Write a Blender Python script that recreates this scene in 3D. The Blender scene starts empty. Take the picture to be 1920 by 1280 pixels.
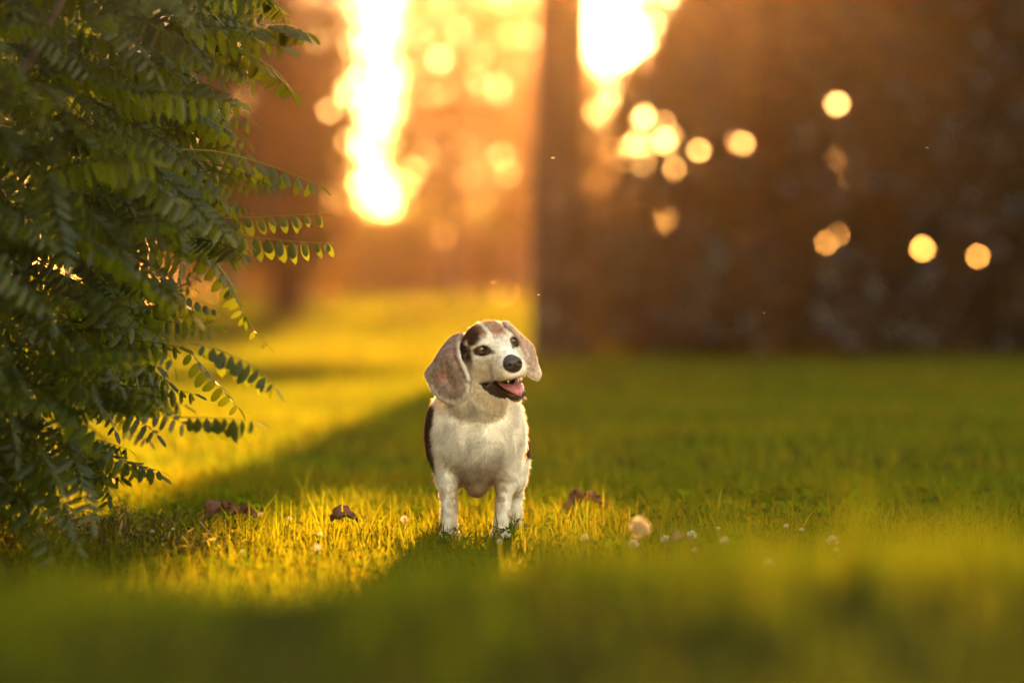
import bpy, math, random
import numpy as np
from mathutils import Vector, Matrix, Euler, Quaternion

random.seed(7)
RNG = np.random.default_rng(7)
SC = bpy.context.scene
COL = SC.collection
R = math.radians

# ------------------------------------------------------------------ camera, sky, sun, exposure
CAM_Y, CAM_Z, FPX, HOR = -7.6, 0.48, 7200.0, 560.0
cam_d = bpy.data.cameras.new('camera')
cam = bpy.data.objects.new('camera', cam_d)
COL.objects.link(cam)
cam.location = (0, CAM_Y, CAM_Z)
cam.rotation_euler = (R(90) - math.atan((640 - HOR) / FPX), 0, 0)
cam_d.sensor_width = 36
cam_d.lens = 135
cam_d.clip_start = 0.05
cam_d.clip_end = 2000
cam_d.dof.use_dof = True
cam_d.dof.focus_distance = 7.55
cam_d.dof.aperture_fstop = 2.1
cam_d.dof.aperture_blades = 0
SC.camera = cam

SUN_AZ, SUN_EL = R(2.7), R(9.0)
world = bpy.data.worlds.new('World')
SC.world = world
world.use_nodes = True
wn, wl = world.node_tree.nodes, world.node_tree.links
wn.clear()
w_out = wn.new('ShaderNodeOutputWorld')
w_bg = wn.new('ShaderNodeBackground')
w_sky = wn.new('ShaderNodeTexSky')
w_sky.sky_type = 'NISHITA'
w_sky.sun_disc = False
w_sky.sun_elevation = SUN_EL
w_sky.sun_rotation = SUN_AZ
w_sky.altitude = 100
w_sky.air_density = 1.2
w_sky.dust_density = 0.2
w_sky.ozone_density = 1.0
w_mul = wn.new('ShaderNodeMix')
w_mul.data_type = 'RGBA'
w_mul.blend_type = 'MULTIPLY'
w_mul.inputs[0].default_value = 1.0
w_mul.inputs[7].default_value = (1.0, 0.755, 0.57, 1)
wl.new(w_sky.outputs[0], w_mul.inputs[6])
wl.new(w_mul.outputs[2], w_bg.inputs[0])
w_bg.inputs[1].default_value = 0.12
wl.new(w_bg.outputs[0], w_out.inputs[0])

sun_d = bpy.data.lights.new('sun', 'SUN')
sun_d.energy = 5.0
sun_d.angle = R(0.53)
sun_d.color = (1.0, 0.50, 0.13)
sun = bpy.data.objects.new('sun', sun_d)
COL.objects.link(sun)
SUN_DIR = Vector((math.sin(SUN_AZ) * math.cos(SUN_EL), math.cos(SUN_AZ) * math.cos(SUN_EL), math.sin(SUN_EL)))
sun.rotation_euler = SUN_DIR.to_track_quat('Z', 'Y').to_euler()
sun.location = (6, 60, 30)

SC.view_settings.view_transform = 'Standard'
SC.view_settings.look = 'None'
SC.view_settings.gamma = 1
SC.view_settings.use_curve_mapping = False
SC.view_settings.exposure = 3.45
SC.cycles.use_denoising = True
SC.cycles.max_bounces = 8
SC.cycles.diffuse_bounces = 3
SC.cycles.glossy_bounces = 2
SC.cycles.transmission_bounces = 4
SC.cycles.volume_bounces = 0
SC.cycles.sample_clamp_indirect = 4.0
SC.cycles.use_adaptive_sampling = False


# ------------------------------------------------------------------ helpers
def lin(c):
    return tuple(((v / 255.0) / 12.92 if v <= 10.3 else ((v / 255.0 + 0.055) / 1.055) ** 2.4) for v in c)


def tag(o, label=None, cat=None, group=None, kind=None):
    if label: o['label'] = label
    if cat: o['category'] = cat
    if group: o['group'] = group
    if kind: o['kind'] = kind
    return o


def empty(name, loc=(0, 0, 0)):
    o = bpy.data.objects.new(name, None)
    o.location = loc
    COL.objects.link(o)
    return o


def build_mesh(name, verts, faces, mat=None, smooth=False, color=None, uv=None):
    """verts (N,3); faces: list of int arrays, each (M,k)."""
    verts = np.asarray(verts, dtype=np.float32)
    if isinstance(faces, np.ndarray):
        faces = [faces]
    faces = [np.asarray(f, dtype=np.int32) for f in faces if len(f)]
    me = bpy.data.meshes.new(name)
    me.vertices.add(len(verts))
    me.vertices.foreach_set('co', verts.ravel())
    loops = np.concatenate([f.ravel() for f in faces])
    tot = np.concatenate([np.full(len(f), f.shape[1], dtype=np.int32) for f in faces])
    start = np.concatenate([[0], np.cumsum(tot)[:-1]]).astype(np.int32)
    me.loops.add(len(loops))
    me.loops.foreach_set('vertex_index', loops)
    me.polygons.add(len(tot))
    me.polygons.foreach_set('loop_start', start)
    me.polygons.foreach_set('loop_total', tot)
    if smooth:
        me.polygons.foreach_set('use_smooth', np.ones(len(tot), dtype=bool))
    if color is not None:
        at = me.color_attributes.new('coat', 'FLOAT_COLOR', 'POINT')
        c4 = np.ones((len(verts), 4), dtype=np.float32)
        c4[:, :3] = color
        at.data.foreach_set('color', c4.ravel())
    me.update(calc_edges=True)
    if mat: me.materials.append(mat)
    return me


def link(name, me, parent=None, loc=None):
    o = bpy.data.objects.new(name, me)
    COL.objects.link(o)
    if parent is not None: o.parent = parent
    if loc is not None: o.location = loc
    return o


def tube(points, radii, sides=6, cap=True):
    """verts, faces(list) for a tapered tube along points."""
    P = np.asarray(points, dtype=float)
    n = len(P)
    T = np.gradient(P, axis=0)
    T /= np.linalg.norm(T, axis=1)[:, None] + 1e-9
    ref = np.array([0.3, 0.2, 1.0]) if abs(T[0][2]) < 0.8 else np.array([1.0, 0.2, 0.1])
    V = []
    for i in range(n):
        a = np.cross(T[i], ref); a /= np.linalg.norm(a) + 1e-9
        b = np.cross(T[i], a)
        for k in range(sides):
            t = 2 * math.pi * k / sides
            V.append(P[i] + radii[i] * (math.cos(t) * a + math.sin(t) * b))
    F = []
    for i in range(n - 1):
        for k in range(sides):
            k2 = (k + 1) % sides
            F.append((i * sides + k, i * sides + k2, (i + 1) * sides + k2, (i + 1) * sides + k))
    return np.array(V), np.array(F, dtype=np.int32)


class Acc:
    """collects pieces of equal face size into one mesh"""
    def __init__(self): self.v, self.f, self.c, self.n = [], {}, [], 0

    def add(self, v, f, c=None):
        v = np.asarray(v, dtype=float).reshape(-1, 3)
        for g in (f if isinstance(f, list) else [f]):
            g = np.asarray(g)
            self.f.setdefault(g.shape[1], []).append(g + self.n)
        self.v.append(v)
        if c is not None:
            c = np.asarray(c, dtype=float)
            self.c.append(np.broadcast_to(c, (len(v), 3)))
        self.n += len(v)

    def mesh(self, name, mat, smooth=False):
        return build_mesh(name, np.concatenate(self.v), [np.concatenate(g) for g in self.f.values()], mat, smooth,
                          np.concatenate(self.c) if self.c else None)


def vnoise(p, seed=0):
    """smooth 3-D value noise 0..1, p (N,3)"""
    p = np.asarray(p, dtype=float)
    i = np.floor(p).astype(np.int64)
    f = p - i
    f = f * f * (3 - 2 * f)

    def h(a, b, c):
        n = (a * 374761393 + b * 668265263 + c * 2147483647 + seed * 974634777) & 0xFFFFFFFF
        n = ((n ^ (n >> 13)) * 1274126177) & 0xFFFFFFFF
        n = n ^ (n >> 16)
        return (n & 0xFFFF) / 65535.0
    out = 0
    for dx in (0, 1):
        for dy in (0, 1):
            for dz in (0, 1):
                w = (f[..., 0] if dx else 1 - f[..., 0]) * (f[..., 1] if dy else 1 - f[..., 1]) * (f[..., 2] if dz else 1 - f[..., 2])
                out = out + w * h(i[..., 0] + dx, i[..., 1] + dy, i[..., 2] + dz)
    return out


# ------------------------------------------------------------------ materials
def new_mat(name):
    m = bpy.data.materials.new(name)
    m.use_nodes = True
    m.node_tree.nodes.clear()
    return m, m.node_tree.nodes, m.node_tree.links


def leaf_mat(name, col, trans, tfac=0.5, gloss=0.06, rough=0.45, attr=False):
    """two-sided leaf: diffuse + translucent (+ a little gloss); colour varies per leaf by attribute 'coat' (a multiplier)"""
    m, n, l = new_mat(name)
    out = n.new('ShaderNodeOutputMaterial')
    d = n.new('ShaderNodeBsdfDiffuse')
    t = n.new('ShaderNodeBsdfTranslucent')
    mx = n.new('ShaderNodeMixShader')
    mx.inputs[0].default_value = tfac
    l.new(d.outputs[0], mx.inputs[1]); l.new(t.outputs[0], mx.inputs[2])
    src = []
    for c, sh in ((col, d), (trans, t)):
        if attr:
            a = n.new('ShaderNodeAttribute'); a.attribute_name = 'coat'
            mu = n.new('ShaderNodeMix'); mu.data_type = 'RGBA'; mu.blend_type = 'MULTIPLY'
            mu.inputs[0].default_value = 1
            mu.inputs[6].default_value = (*c, 1)
            l.new(a.outputs['Color'], mu.inputs[7])
            l.new(mu.outputs[2], sh.inputs[0])
        else:
            tc = n.new('ShaderNodeTexCoord')
            ns = n.new('ShaderNodeTexNoise'); ns.inputs['Scale'].default_value = 18
            l.new(tc.outputs['Object'], ns.inputs['Vector'])
            rp = n.new('ShaderNodeMapRange')
            rp.inputs[3].default_value = 0.65; rp.inputs[4].default_value = 1.35
            l.new(ns.outputs[0], rp.inputs[0])
            oi = n.new('ShaderNodeObjectInfo')
            rp2 = n.new('ShaderNodeMapRange')
            rp2.inputs[3].default_value = 0.7; rp2.inputs[4].default_value = 1.3
            l.new(oi.outputs['Random'], rp2.inputs[0])
            mm = n.new('ShaderNodeMath'); mm.operation = 'MULTIPLY'
            l.new(rp.outputs[0], mm.inputs[0]); l.new(rp2.outputs[0], mm.inputs[1])
            mu = n.new('ShaderNodeVectorMath'); mu.operation = 'SCALE'
            mu.inputs[0].default_value = c
            l.new(mm.outputs[0], mu.inputs['Scale'])
            l.new(mu.outputs[0], sh.inputs[0])
    last = mx
    if gloss > 0:
        g = n.new('ShaderNodeBsdfGlossy'); g.inputs['Roughness'].default_value = rough
        g.inputs[0].default_value = (1, 1, 1, 1)
        m2 = n.new('ShaderNodeMixShader'); m2.inputs[0].default_value = gloss
        l.new(mx.outputs[0], m2.inputs[1]); l.new(g.outputs[0], m2.inputs[2])
        last = m2
    l.new(last.outputs[0], out.inputs[0])
    return m


def rough_mat(name, c1, c2, scale=6, rough=0.9, bump=0.3, stretch=(1, 1, 1), spec=0.2):
    m, n, l = new_mat(name)
    out = n.new('ShaderNodeOutputMaterial')
    b = n.new('ShaderNodeBsdfPrincipled')
    b.inputs['Roughness'].default_value = rough
    b.inputs['Specular IOR Level'].default_value = spec
    tc = n.new('ShaderNodeTexCoord')
    mp = n.new('ShaderNodeMapping'); mp.inputs['Scale'].default_value = stretch
    ns = n.new('ShaderNodeTexNoise'); ns.inputs['Scale'].default_value = scale; ns.inputs['Detail'].default_value = 6
    cr = n.new('ShaderNodeValToRGB')
    cr.color_ramp.elements[0].color = (*c1, 1); cr.color_ramp.elements[0].position = 0.3
    cr.color_ramp.elements[1].color = (*c2, 1); cr.color_ramp.elements[1].position = 0.7
    bp = n.new('ShaderNodeBump'); bp.inputs['Strength'].default_value = bump
    l.new(tc.outputs['Object'], mp.inputs[0]); l.new(mp.outputs[0], ns.inputs['Vector'])
    l.new(ns.outputs[0], cr.inputs[0]); l.new(cr.outputs[0], b.inputs['Base Color'])
    l.new(ns.outputs[0], bp.inputs['Height']); l.new(bp.outputs[0], b.inputs['Normal'])
    l.new(b.outputs[0], out.inputs[0])
    return m


M_grass = leaf_mat('grass_blade', (0.012, 0.0105, 0.005), (0.176, 0.206, 0.004), 0.42, 0.0, 0.5, attr=True)
M_soil = rough_mat('soil_thatch', (0.020, 0.018, 0.004), (0.042, 0.036, 0.006), 9, 1.0, 0.4, spec=0.0)
M_bark = rough_mat('bark', (0.020, 0.011, 0.006), (0.055, 0.031, 0.017), 7, 0.95, 0.8, (1, 1, 0.2))
M_twig = rough_mat('twig_bark', (0.04, 0.03, 0.018), (0.10, 0.07, 0.04), 30, 0.9, 0.4)
M_leaf = leaf_mat('locust_leaflet', (0.036, 0.050, 0.002), (0.125, 0.145, 0.003), 0.45, 0.02, 0.4)
M_leafv = leaf_mat('locust_foliage', (0.030, 0.040, 0.002), (0.110, 0.130, 0.003), 0.45, 0.02, 0.4, attr=True)
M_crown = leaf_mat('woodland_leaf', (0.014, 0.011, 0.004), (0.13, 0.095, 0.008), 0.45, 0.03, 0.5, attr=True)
M_rachis = rough_mat('leaf_stalk', (0.10, 0.12, 0.02), (0.16, 0.13, 0.03), 40, 0.7, 0.1)


# ------------------------------------------------------------------ terrain
def ground_z(x, y):
    x = np.asarray(x, float); y = np.asarray(y, float)
    d = y - CAM_Y
    hump = 0.222 * np.exp(-((d - 3.1) / 1.25) ** 2) * (1 + 0.03 * np.sin(x * 2.3 + 0.6)) + 0.034 * np.clip(x + .1, -.3, .45) * np.exp(-((d - 3.1) / 1.25) ** 2) + (.005 + .011 * np.clip((x + .13) / .1, 0, 1)) * np.exp(-((d - 3.1) / 1.25) ** 2)
    t = np.clip((d - 32) / 30.0, 0, 1)
    rise = 0.46 * t * t * (3 - 2 * t)
    und = 0.012 * (np.sin(x * 1.7 + y * 0.6) * np.sin(y * 0.9 - x * 0.4 + 1)) * np.clip(np.hypot(x, y) - 0.3, 0, 1)
    far = np.clip((d - 75) / 60, 0, 1)
    return hump + rise + und + far * 0.6 * np.sin(x * 0.03)


gx = np.sinh(np.linspace(-6.2, 6.2, 121)); gx = gx / gx.max() * 260
gyd = np.concatenate([np.linspace(-12, 0, 8), np.linspace(0.4, 14, 50), np.geomspace(15, 300, 50)])
GX, GYD = np.meshgrid(gx, gyd)
GY = GYD + CAM_Y
GZ = ground_z(GX, GY)
ny_, nx_ = GX.shape
idx = np.arange(ny_ * nx_).reshape(ny_, nx_)
gf = np.stack([idx[:-1, :-1], idx[:-1, 1:], idx[1:, 1:], idx[1:, :-1]], -1).reshape(-1, 4)
g = link('ground', build_mesh('ground', np.stack([GX, GY, GZ], -1).reshape(-1, 3), gf, M_soil, True))
tag(g, kind='structure')


# ------------------------------------------------------------------ trees of the wood
def leaf_cloud(centers, size, aspect, rng, sag=0.0):
    """one rhombic leaf per centre, random facing"""
    n = len(centers)
    a = rng.normal(size=(n, 3)); a /= np.linalg.norm(a, axis=1)[:, None]
    b = rng.normal(size=(n, 3)); b -= (a * b).sum(1)[:, None] * a; b /= np.linalg.norm(b, axis=1)[:, None]
    s = size * rng.uniform(0.6, 1.35, n)[:, None]
    V = np.stack([centers - a * s * .5, centers + b * s * aspect * .5 - a * s * .06, centers + a * s * .5, centers - b * s * aspect * .5 - a * s * .06], 1)
    return V.reshape(-1, 3), np.arange(n * 4).reshape(-1, 4)


def limb(p0, p1, r0, r1, rng, n=7, wob=0.06, lift=0.0):
    p0, p1 = np.array(p0, float), np.array(p1, float)
    L = np.linalg.norm(p1 - p0)
    t = np.linspace(0, 1, n)[:, None]
    P = p0 + (p1 - p0) * t + rng.normal(size=(n, 3)) * wob * L * np.sin(t * math.pi) * .5
    P[:, 2] += lift * L * np.sin(t[:, 0] * math.pi)
    return tube(P, r0 + (r1 - r0) * t[:, 0], 7)


def tree(name, label, cat, x, d, trunk_h, r0, blobs, n_leaf, leaf, group=None, lean=0.0, cl=0.32, seed=1, per=26, tint=(1, 1, 1), skip=None, flare=1.35):
    """blobs: list of (dx, dy, z, rx, ry, rz, weight) relative to the trunk base"""
    rng = np.random.default_rng(seed)
    y = d + CAM_Y
    z0 = float(ground_z(x, y))
    root = empty(name, (x, y, z0 - 0.03))
    tag(root, label, cat, group)
    n = 11
    tz = np.linspace(0, trunk_h, n)
    P = np.stack([lean * tz + 0.03 * np.sin(tz * 1.3 + seed), 0.03 * np.sin(tz + seed * 2), tz], 1)
    rad = r0 * (1 - 0.45 * (tz / trunk_h) ** 1.2)
    rad[0] *= flare; rad[1] *= 1 + (flare - 1) * .25
    P = np.insert(P, 1, P[0] + (P[1] - P[0]) * .22, 0); rad = np.insert(rad, 1, rad[0] / flare * (1 + (flare - 1) * .5))
    v, f = tube(P, rad, 14)
    link('trunk', build_mesh('trunk', v, f, M_bark, True), root)
    # limbs into the blobs
    for b in blobs:
        c = np.array(b[:3])
        hb = min(trunk_h * .96, max(trunk_h * .3, c[2] - 0.9 * b[5] - 0.3 * np.hypot(c[0], c[1])))
        base = np.array([lean * hb, 0, hb])
        v, f = limb(base, c + rng.normal(size=3) * .1, r0 * .38, r0 * .1, rng, lift=0.08)
        link('branch', build_mesh('branch', v, f, M_bark, True), root)
    w = np.array([b[6] * b[3] * b[4] * b[5] for b in blobs]); w /= w.sum()
    nc = max(4, n_leaf // per)
    which = rng.choice(len(blobs), nc, p=w)
    B = np.array([b[:6] for b in blobs])[which]
    CL = np.array([b[7] if len(b) > 7 else cl for b in blobs])[which]
    q = rng.normal(size=(nc, 3)); q /= np.linalg.norm(q, axis=1)[:, None]
    q *= rng.uniform(0.25, 1.0, (nc, 1)) ** 0.5
    cc = B[:, :3] + q * B[:, 3:6]
    lp = np.repeat(cc, per, 0) + rng.normal(size=(nc * per, 3)) * np.repeat(CL[:, None] * rng.uniform(.6, 1.3, (nc, 1)), per, 0) * np.array([1, 1, .75])
    keep = lp[:, 2] > 0.05
    if skip is not None:
        keep &= ~skip(lp[:, 0] + x, lp[:, 1] + y, lp[:, 2] + z0)
    lp = lp[keep]
    v, f = leaf_cloud(lp, leaf, 0.62, rng)
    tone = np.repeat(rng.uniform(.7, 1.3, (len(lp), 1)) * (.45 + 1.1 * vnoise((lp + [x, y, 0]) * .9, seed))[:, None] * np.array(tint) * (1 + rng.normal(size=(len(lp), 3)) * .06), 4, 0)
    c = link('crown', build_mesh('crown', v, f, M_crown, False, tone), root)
    tag(c, kind='stuff')
    return root


def sun_line(x, d, z, D):
    """where the ray from (x,d,z) to the sun is at camera distance D"""
    k = (D - d) / math.cos(SUN_AZ)
    return x + (D - d) * math.tan(SUN_AZ), z + k * math.tan(SUN_EL)


# the open lane through which the low sun reaches the dog and the clearing
def lane(x, y, z):
    d = y - CAM_Y
    k = (d - 7.6)
    lx = x - k * math.tan(SUN_AZ)
    lz = z - k * math.tan(SUN_EL)
    return (lx > -0.95 + 0.15 * np.sin(d * 2)) & (lx < 0.22) & (lz > -0.03) & (lz < 0.75)


def gap_fn(lines):
    """thin places in the foliage: narrow openings, each a line through the crowns"""
    def fn(x, y, z):
        m = np.zeros(np.shape(x), bool)
        for (ax, ay, az), (dx, dz), r in lines:
            t = y - ay
            m |= (x - ax - dx * t) ** 2 + (z - az - dz * t) ** 2 < r * r
        return m
    return fn


def gap_lines(spots, d, rng, r0, r1):
    out = []
    for px, py in spots:
        x, z = (px - 960) / FPX * d, CAM_Z - (py - HOR) / FPX * d
        out.append(((x, d + CAM_Y, z), (x / d + rng.normal(0, .0012), (z - CAM_Z) / d + rng.normal(0, .0012)), rng.uniform(r0, r1)))
    return out


_gr = np.random.default_rng(99)
_right_gaps = gap_fn(gap_lines([(1205, 215), (1225, 240), (1250, 225), (1265, 245), (1300, 182), (1240, 262), (1485, 173), (1568, 190), (1375, 255), (1390, 262), (1300, 300),
                                (1240, 385), (1250, 410), (1222, 425), (1465, 375), (1470, 430), (1545, 448), (1830, 475), (1730, 460), (1480, 265), (1310, 275), (1420, 250)], 34, _gr, .036, .060)
                     + gap_lines([(_gr.normal(1265, 55), _gr.normal(250, 45)) for _ in range(22)] + [(_gr.normal(1240, 30), _gr.normal(400, 30)) for _ in range(8)] + [(_gr.uniform(1330, 1620), _gr.uniform(180, 470)) for _ in range(16)], 34, _gr, .026, .046))
_gf = np.random.default_rng(5)
gaps_far = gap_fn(gap_lines([(_gf.uniform(775, 1010), _gf.uniform(0, 340)) for _ in range(110)] + [(823, 355), (890, 322), (832, 440), (838, 410), (670, 383), (735, 390), (945, 355), (985, 340), (620, 305), (760, 345), (815, 280), (800, 240)],
                            114, _gf, .045, .110))


def lane_gaps(x, y, z):
    return lane(x, y, z) | _right_gaps(x, y, z)


tree('tall_tree', 'tall straight tree trunk standing at the edge of the sunlit lawn behind the dog', 'tree', 0.415, 32.3, 12, 0.228,
     [(-2.2, 0.4, 7.2, 1.9, 2.2, 1.5, 1), (1.9, -0.6, 7.6, 2.0, 2.0, 1.5, 1), (0.2, 0.8, 10.5, 2.8, 2.6, 2.2, 1), (-0.8, -1.4, 8.8, 2, 1.6, 1.4, 1),
      (-1.0, 1.2, 7.0, 1.4, 1.4, .9, .7), (0.585, 0.2, 4.98, .36, .8, .24, 16, .13), (2.2, .2, 5.4, .85, .9, .35, 10, .16), (0.52, 0.1, 3.63, .56, .5, .20, 42, .08)],  # low dense clumps added above the view to shade lawn and foreground
     12000, .17, seed=3, lean=-0.001, skip=lane, flare=1.2, cl=.26)
tree('tall_tree', 'unseen high crowned tree behind the right hand wood, added to shade the lawn', 'tree', 5.2, 80, 12, .25,
     [(-1.45, 0, 8.2, .9, 1.5, 1.0, 1.6, .25), (-1.3, .2, 9.7, 1.0, 1.2, .9, 2, .25), (.2, 0, 8.8, 1.6, 1.5, 1.9, 1), (2.2, 0, 9.0, 1.8, 1.5, 2.0, 1), (-.35, 0, 11.5, .75, 1, 1.0, 2.2, .25), (1.1, 0, 11.4, 1.0, 1, 1.1, 1.5, .3), (-4.1, .3, 8.5, .6, .5, .3, 10, .2), (-5.4, .3, 9.6, .7, .5, .25, 8, .2)],  # crown clumps placed out of view to cast shade on the lawn
     19000, .26, seed=4, skip=lane, cl=.4)
# low bushy skirt on the right of the trunk (dark green blur)
right = [
    ('leafy_tree', 'bushy dark tree right of the tall trunk, below the bright sky gap', 1.58, 36.0, 2.2, .07,
     [(-.35, 0, 1.05, .65, .8, .85, 1), (.25, .3, 1.3, .5, .8, .85, 1), (-.1, .1, 2.15, .5, .6, .3, 2, .16), (.2, 0, 2.4, .4, .5, .35, 2.5, .14), (0, -.1, .45, 1.0, .7, .45, 2.5)], 8000, 11),
    ('leafy_tree', 'broad dark tree behind the clover with orange light in its top', 2.45, 36.6, 4.2, .11,
     [(-.3, 0, 3.68, .75, 1.0, 1.08, 1.5), (.5, .3, 2.3, .8, 1.0, 1.6, 1), (-.2, .2, 1.2, .85, 1, 1.0, 1), (-.62, 0, 2.85, .42, .6, .45, 5, .13), (-1.0, 0, 2.5, .35, .5, .3, 5, .13), (.55, 0, 3.8, .7, .9, .75, 1), (0, -.1, .45, 1.0, .7, .45, 2.5)], 14500, 12),
    ('leafy_tree', 'dark leafy tree in the middle of the right hand wood edge', 3.55, 36.2, 4.4, .11,
     [(0, 0, 1.3, .9, 1, 1.2, 1), (-.3, .3, 2.7, .9, 1, 1.2, 1), (.3, 0, 4.3, .9, 1, 1.0, 1.2), (.5, .2, 2.3, .8, 1, 1.2, 1), (0, -.1, .45, 1.0, .7, .45, 2.5)], 15500, 13),
    ('leafy_tree', 'tall very dark tree at the right end of the wood edge', 4.75, 37.0, 6.2, .14,
     [(0, 0, 1.5, 1, 1.1, 1.4, 1), (-.2, .2, 3.2, 1.0, 1, 1.4, 1), (.3, 0, 4.9, 1.2, 1.2, 1.3, 1), (.6, .2, 2.6, .9, 1, 1.3, 1), (0, -.1, .45, 1.1, .7, .45, 2.5)], 18000, 14),
    ('leafy_tree', 'dark tree cut off by the right edge of the picture', 6.1, 36.4, 7.0, .15,
     [(0, 0, 1.6, 1.1, 1.1, 1.5, 1), (-.2, .2, 3.6, 1.1, 1, 1.5, 1), (.2, 0, 5.6, 1.4, 1.3, 1.5, 1), (0, -.1, .45, 1.1, .7, .45, 2.5)], 16000, 15),
    ('leafy_tree', 'dark rear tree of the right hand wood, behind the broad dark one', 3.15, 42.5, 4.8, .13,
     [(0, 0, 1.8, 1.6, 1.2, 1.7, 1), (0, .2, 3.7, 1.4, 1.2, 1.2, 1)], 9000, 16),
    ('leafy_tree', 'dark rear tree at the far right of the wood', 5.6, 43.5, 6.5, .15,
     [(0, 0, 1.9, 1.8, 1.2, 1.9, 1), (0, .2, 4.4, 1.8, 1.2, 1.8, 1)], 11000, 17),
]
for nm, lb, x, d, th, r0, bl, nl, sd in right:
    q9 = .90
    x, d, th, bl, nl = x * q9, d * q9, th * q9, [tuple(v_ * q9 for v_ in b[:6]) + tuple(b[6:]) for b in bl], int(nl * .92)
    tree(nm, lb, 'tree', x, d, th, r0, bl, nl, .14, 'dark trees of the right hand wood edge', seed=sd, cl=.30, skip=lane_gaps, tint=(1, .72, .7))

# left: dark trees between the locust and the sky gap
left = [
    ('leafy_tree', 'dark tree left of the sky gap with leaves glowing orange', -2.95, 50, 9, .2,
     [(0, 0, 3.2, .9, 1.6, 2.3, 1), (-.6, 0, 6.5, 1.6, 1.8, 1.8, 1), (-.1, .2, 1.6, .9, 1.2, 1.3, 1)], 20000, 21),
    ('leafy_tree', 'dark tree partly hidden behind the locust fronds', -4.9, 48, 9, .22,
     [(0, 0, 3.6, 1.5, 1.6, 2.6, 1), (-.2, 0, 7.0, 1.8, 1.8, 2.2, 1), (.1, .2, 1.4, 1.4, 1.2, 1.3, 1)], 22000, 22),
    ('leafy_tree', 'dark tree far left behind the locust', -7.4, 50, 9, .22,
     [(0, 0, 3.6, 1.9, 1.6, 2.8, 1), (-.2, 0, 7.0, 2.2, 1.8, 2.2, 1)], 12000, 23),
]
for nm, lb, x, d, th, r0, bl, nl, sd in left:
    tree(nm, lb, 'tree', x, d, th, r0, bl, nl, .17, 'dark trees left of the sky gap', seed=sd, cl=.30, tint=(1.15, .85, .8))

# far mid trees, thin crowns with the bright sky shining through
mid = [
    ('thin_crowned_tree', 'far thin crowned tree just right of the white sky gap', -1.75, 112, 12, .22,
     [(-.1, 0, 7.4, 1.5, 2, 2.8, 1), (-.3, 0, 4.2, 1.7, 2, 1.6, 1.6), (.2, .3, 5.5, 1.4, 2, 2, .6), (-.9, 0, 6, .6, 1, 3, .7)], 14000, 31, .24),
    ('thin_crowned_tree', 'far thin crowned tree just left of the tall trunk', .25, 118, 13, .24,
     [(-.2, 0, 7.2, 1.6, 2, 2.8, 1.1), (.2, 0, 4.2, 1.7, 2, 1.8, 1.6), (-.2, .3, 5.5, 1.6, 2, 2, .6)], 14500, 32, .24),
    ('thin_crowned_tree', 'far thin crowned tree behind the tall trunk', 2.3, 120, 12, .22,
     [(-.2, 0, 3.4, 1.8, 2, 2.2, 1.2), (-.3, 0, 6.2, 1.3, 2, 1.6, 1)], 6500, 33, .24),
]
for i, (px, hh) in enumerate([(430, 3.9), (505, 4.3), (575, 4.0), (640, 3.5), (700, 3.0), (765, 3.3), (830, 3.7), (900, 3.4), (965, 3.8), (1040, 3.6), (1120, 3.3), (1210, 3.6), (350, 4.1)]):
    lab = ['left of the dark trunk', 'with a rounded top among the left dark trees', 'at the left foot of the white sky gap', 'below the left part of the white sky gap', 'below the middle of the white sky gap',
           'below the right edge of the white sky gap', 'under the first thin crowned tree', 'between the two thin crowned trees', 'close left of the tall trunk', 'straight behind the tall trunk',
           'close right of the tall trunk', 'behind the low right hand tree', 'hidden by the locust'][i]
    dd = 124 + (i * 7 % 5) * 2
    mid.append(('far_bush', 'far hazy bush ' + lab, (px - 960) / FPX * dd, dd, hh * .6, .08,
                [(0, 0, hh * .42, .95, 1.2, hh * .45, 1.3), (.2, 0, hh * .7, .6, .8, hh * .3, .8)], 4200, 40 + i, .24))
for nm, lb, x, d, th, r0, bl, nl, sd, ls in mid:
    tree(nm, lb, 'tree' if 'tree' in nm else 'bush', x, d, th, r0, bl, nl, ls, 'far thin trees on the skyline' if 'tree' in nm else 'far bushes beyond the lawn',
         seed=sd, cl=.38, tint=(1.3, 1.5, .9), skip=gaps_far)


# ------------------------------------------------------------------ grass
def grass_blades(x, y, h, w, rng, segs, bend, tone):
    n = len(x)
    z = ground_z(x, y) - 0.004
    yaw = rng.uniform(0, 2 * math.pi, n)
    dirx, diry = np.cos(yaw), np.sin(yaw)
    lean = rng.uniform(0, bend, n) * h
    face = yaw + rng.normal(0, .7, n) + math.pi / 2
    wx, wy = np.cos(face) * w * .5, np.sin(face) * w * .5
    V, t_list = [], np.linspace(0, 1, segs + 1)
    for t in t_list[:-1]:
        k = 1 - .55 * t
        cx, cy, cz = x + dirx * lean * t * t, y + diry * lean * t * t, z + h * (t - .18 * t * t * lean / h)
        V.append(np.stack([cx - wx * k, cy - wy * k, cz], 1)); V.append(np.stack([cx + wx * k, cy + wy * k, cz], 1))
    V.append(np.stack([x + dirx * lean, y + diry * lean, z + h * (1 - .18 * lean / h)], 1))
    m = 2 * segs + 1
    V = np.stack(V, 1).reshape(-1, 3)
    base = (np.arange(n) * m)[:, None]
    F = []
    quads = [base + np.array([2 * s, 2 * s + 1, 2 * s + 3, 2 * s + 2]) for s in range(segs - 1)]
    tris = base + np.array([2 * (segs - 1), 2 * (segs - 1) + 1, 2 * segs])
    F = ([np.concatenate(quads)] if quads else []) + [tris]
    return V, F, np.repeat(tone, m, 0)


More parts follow.
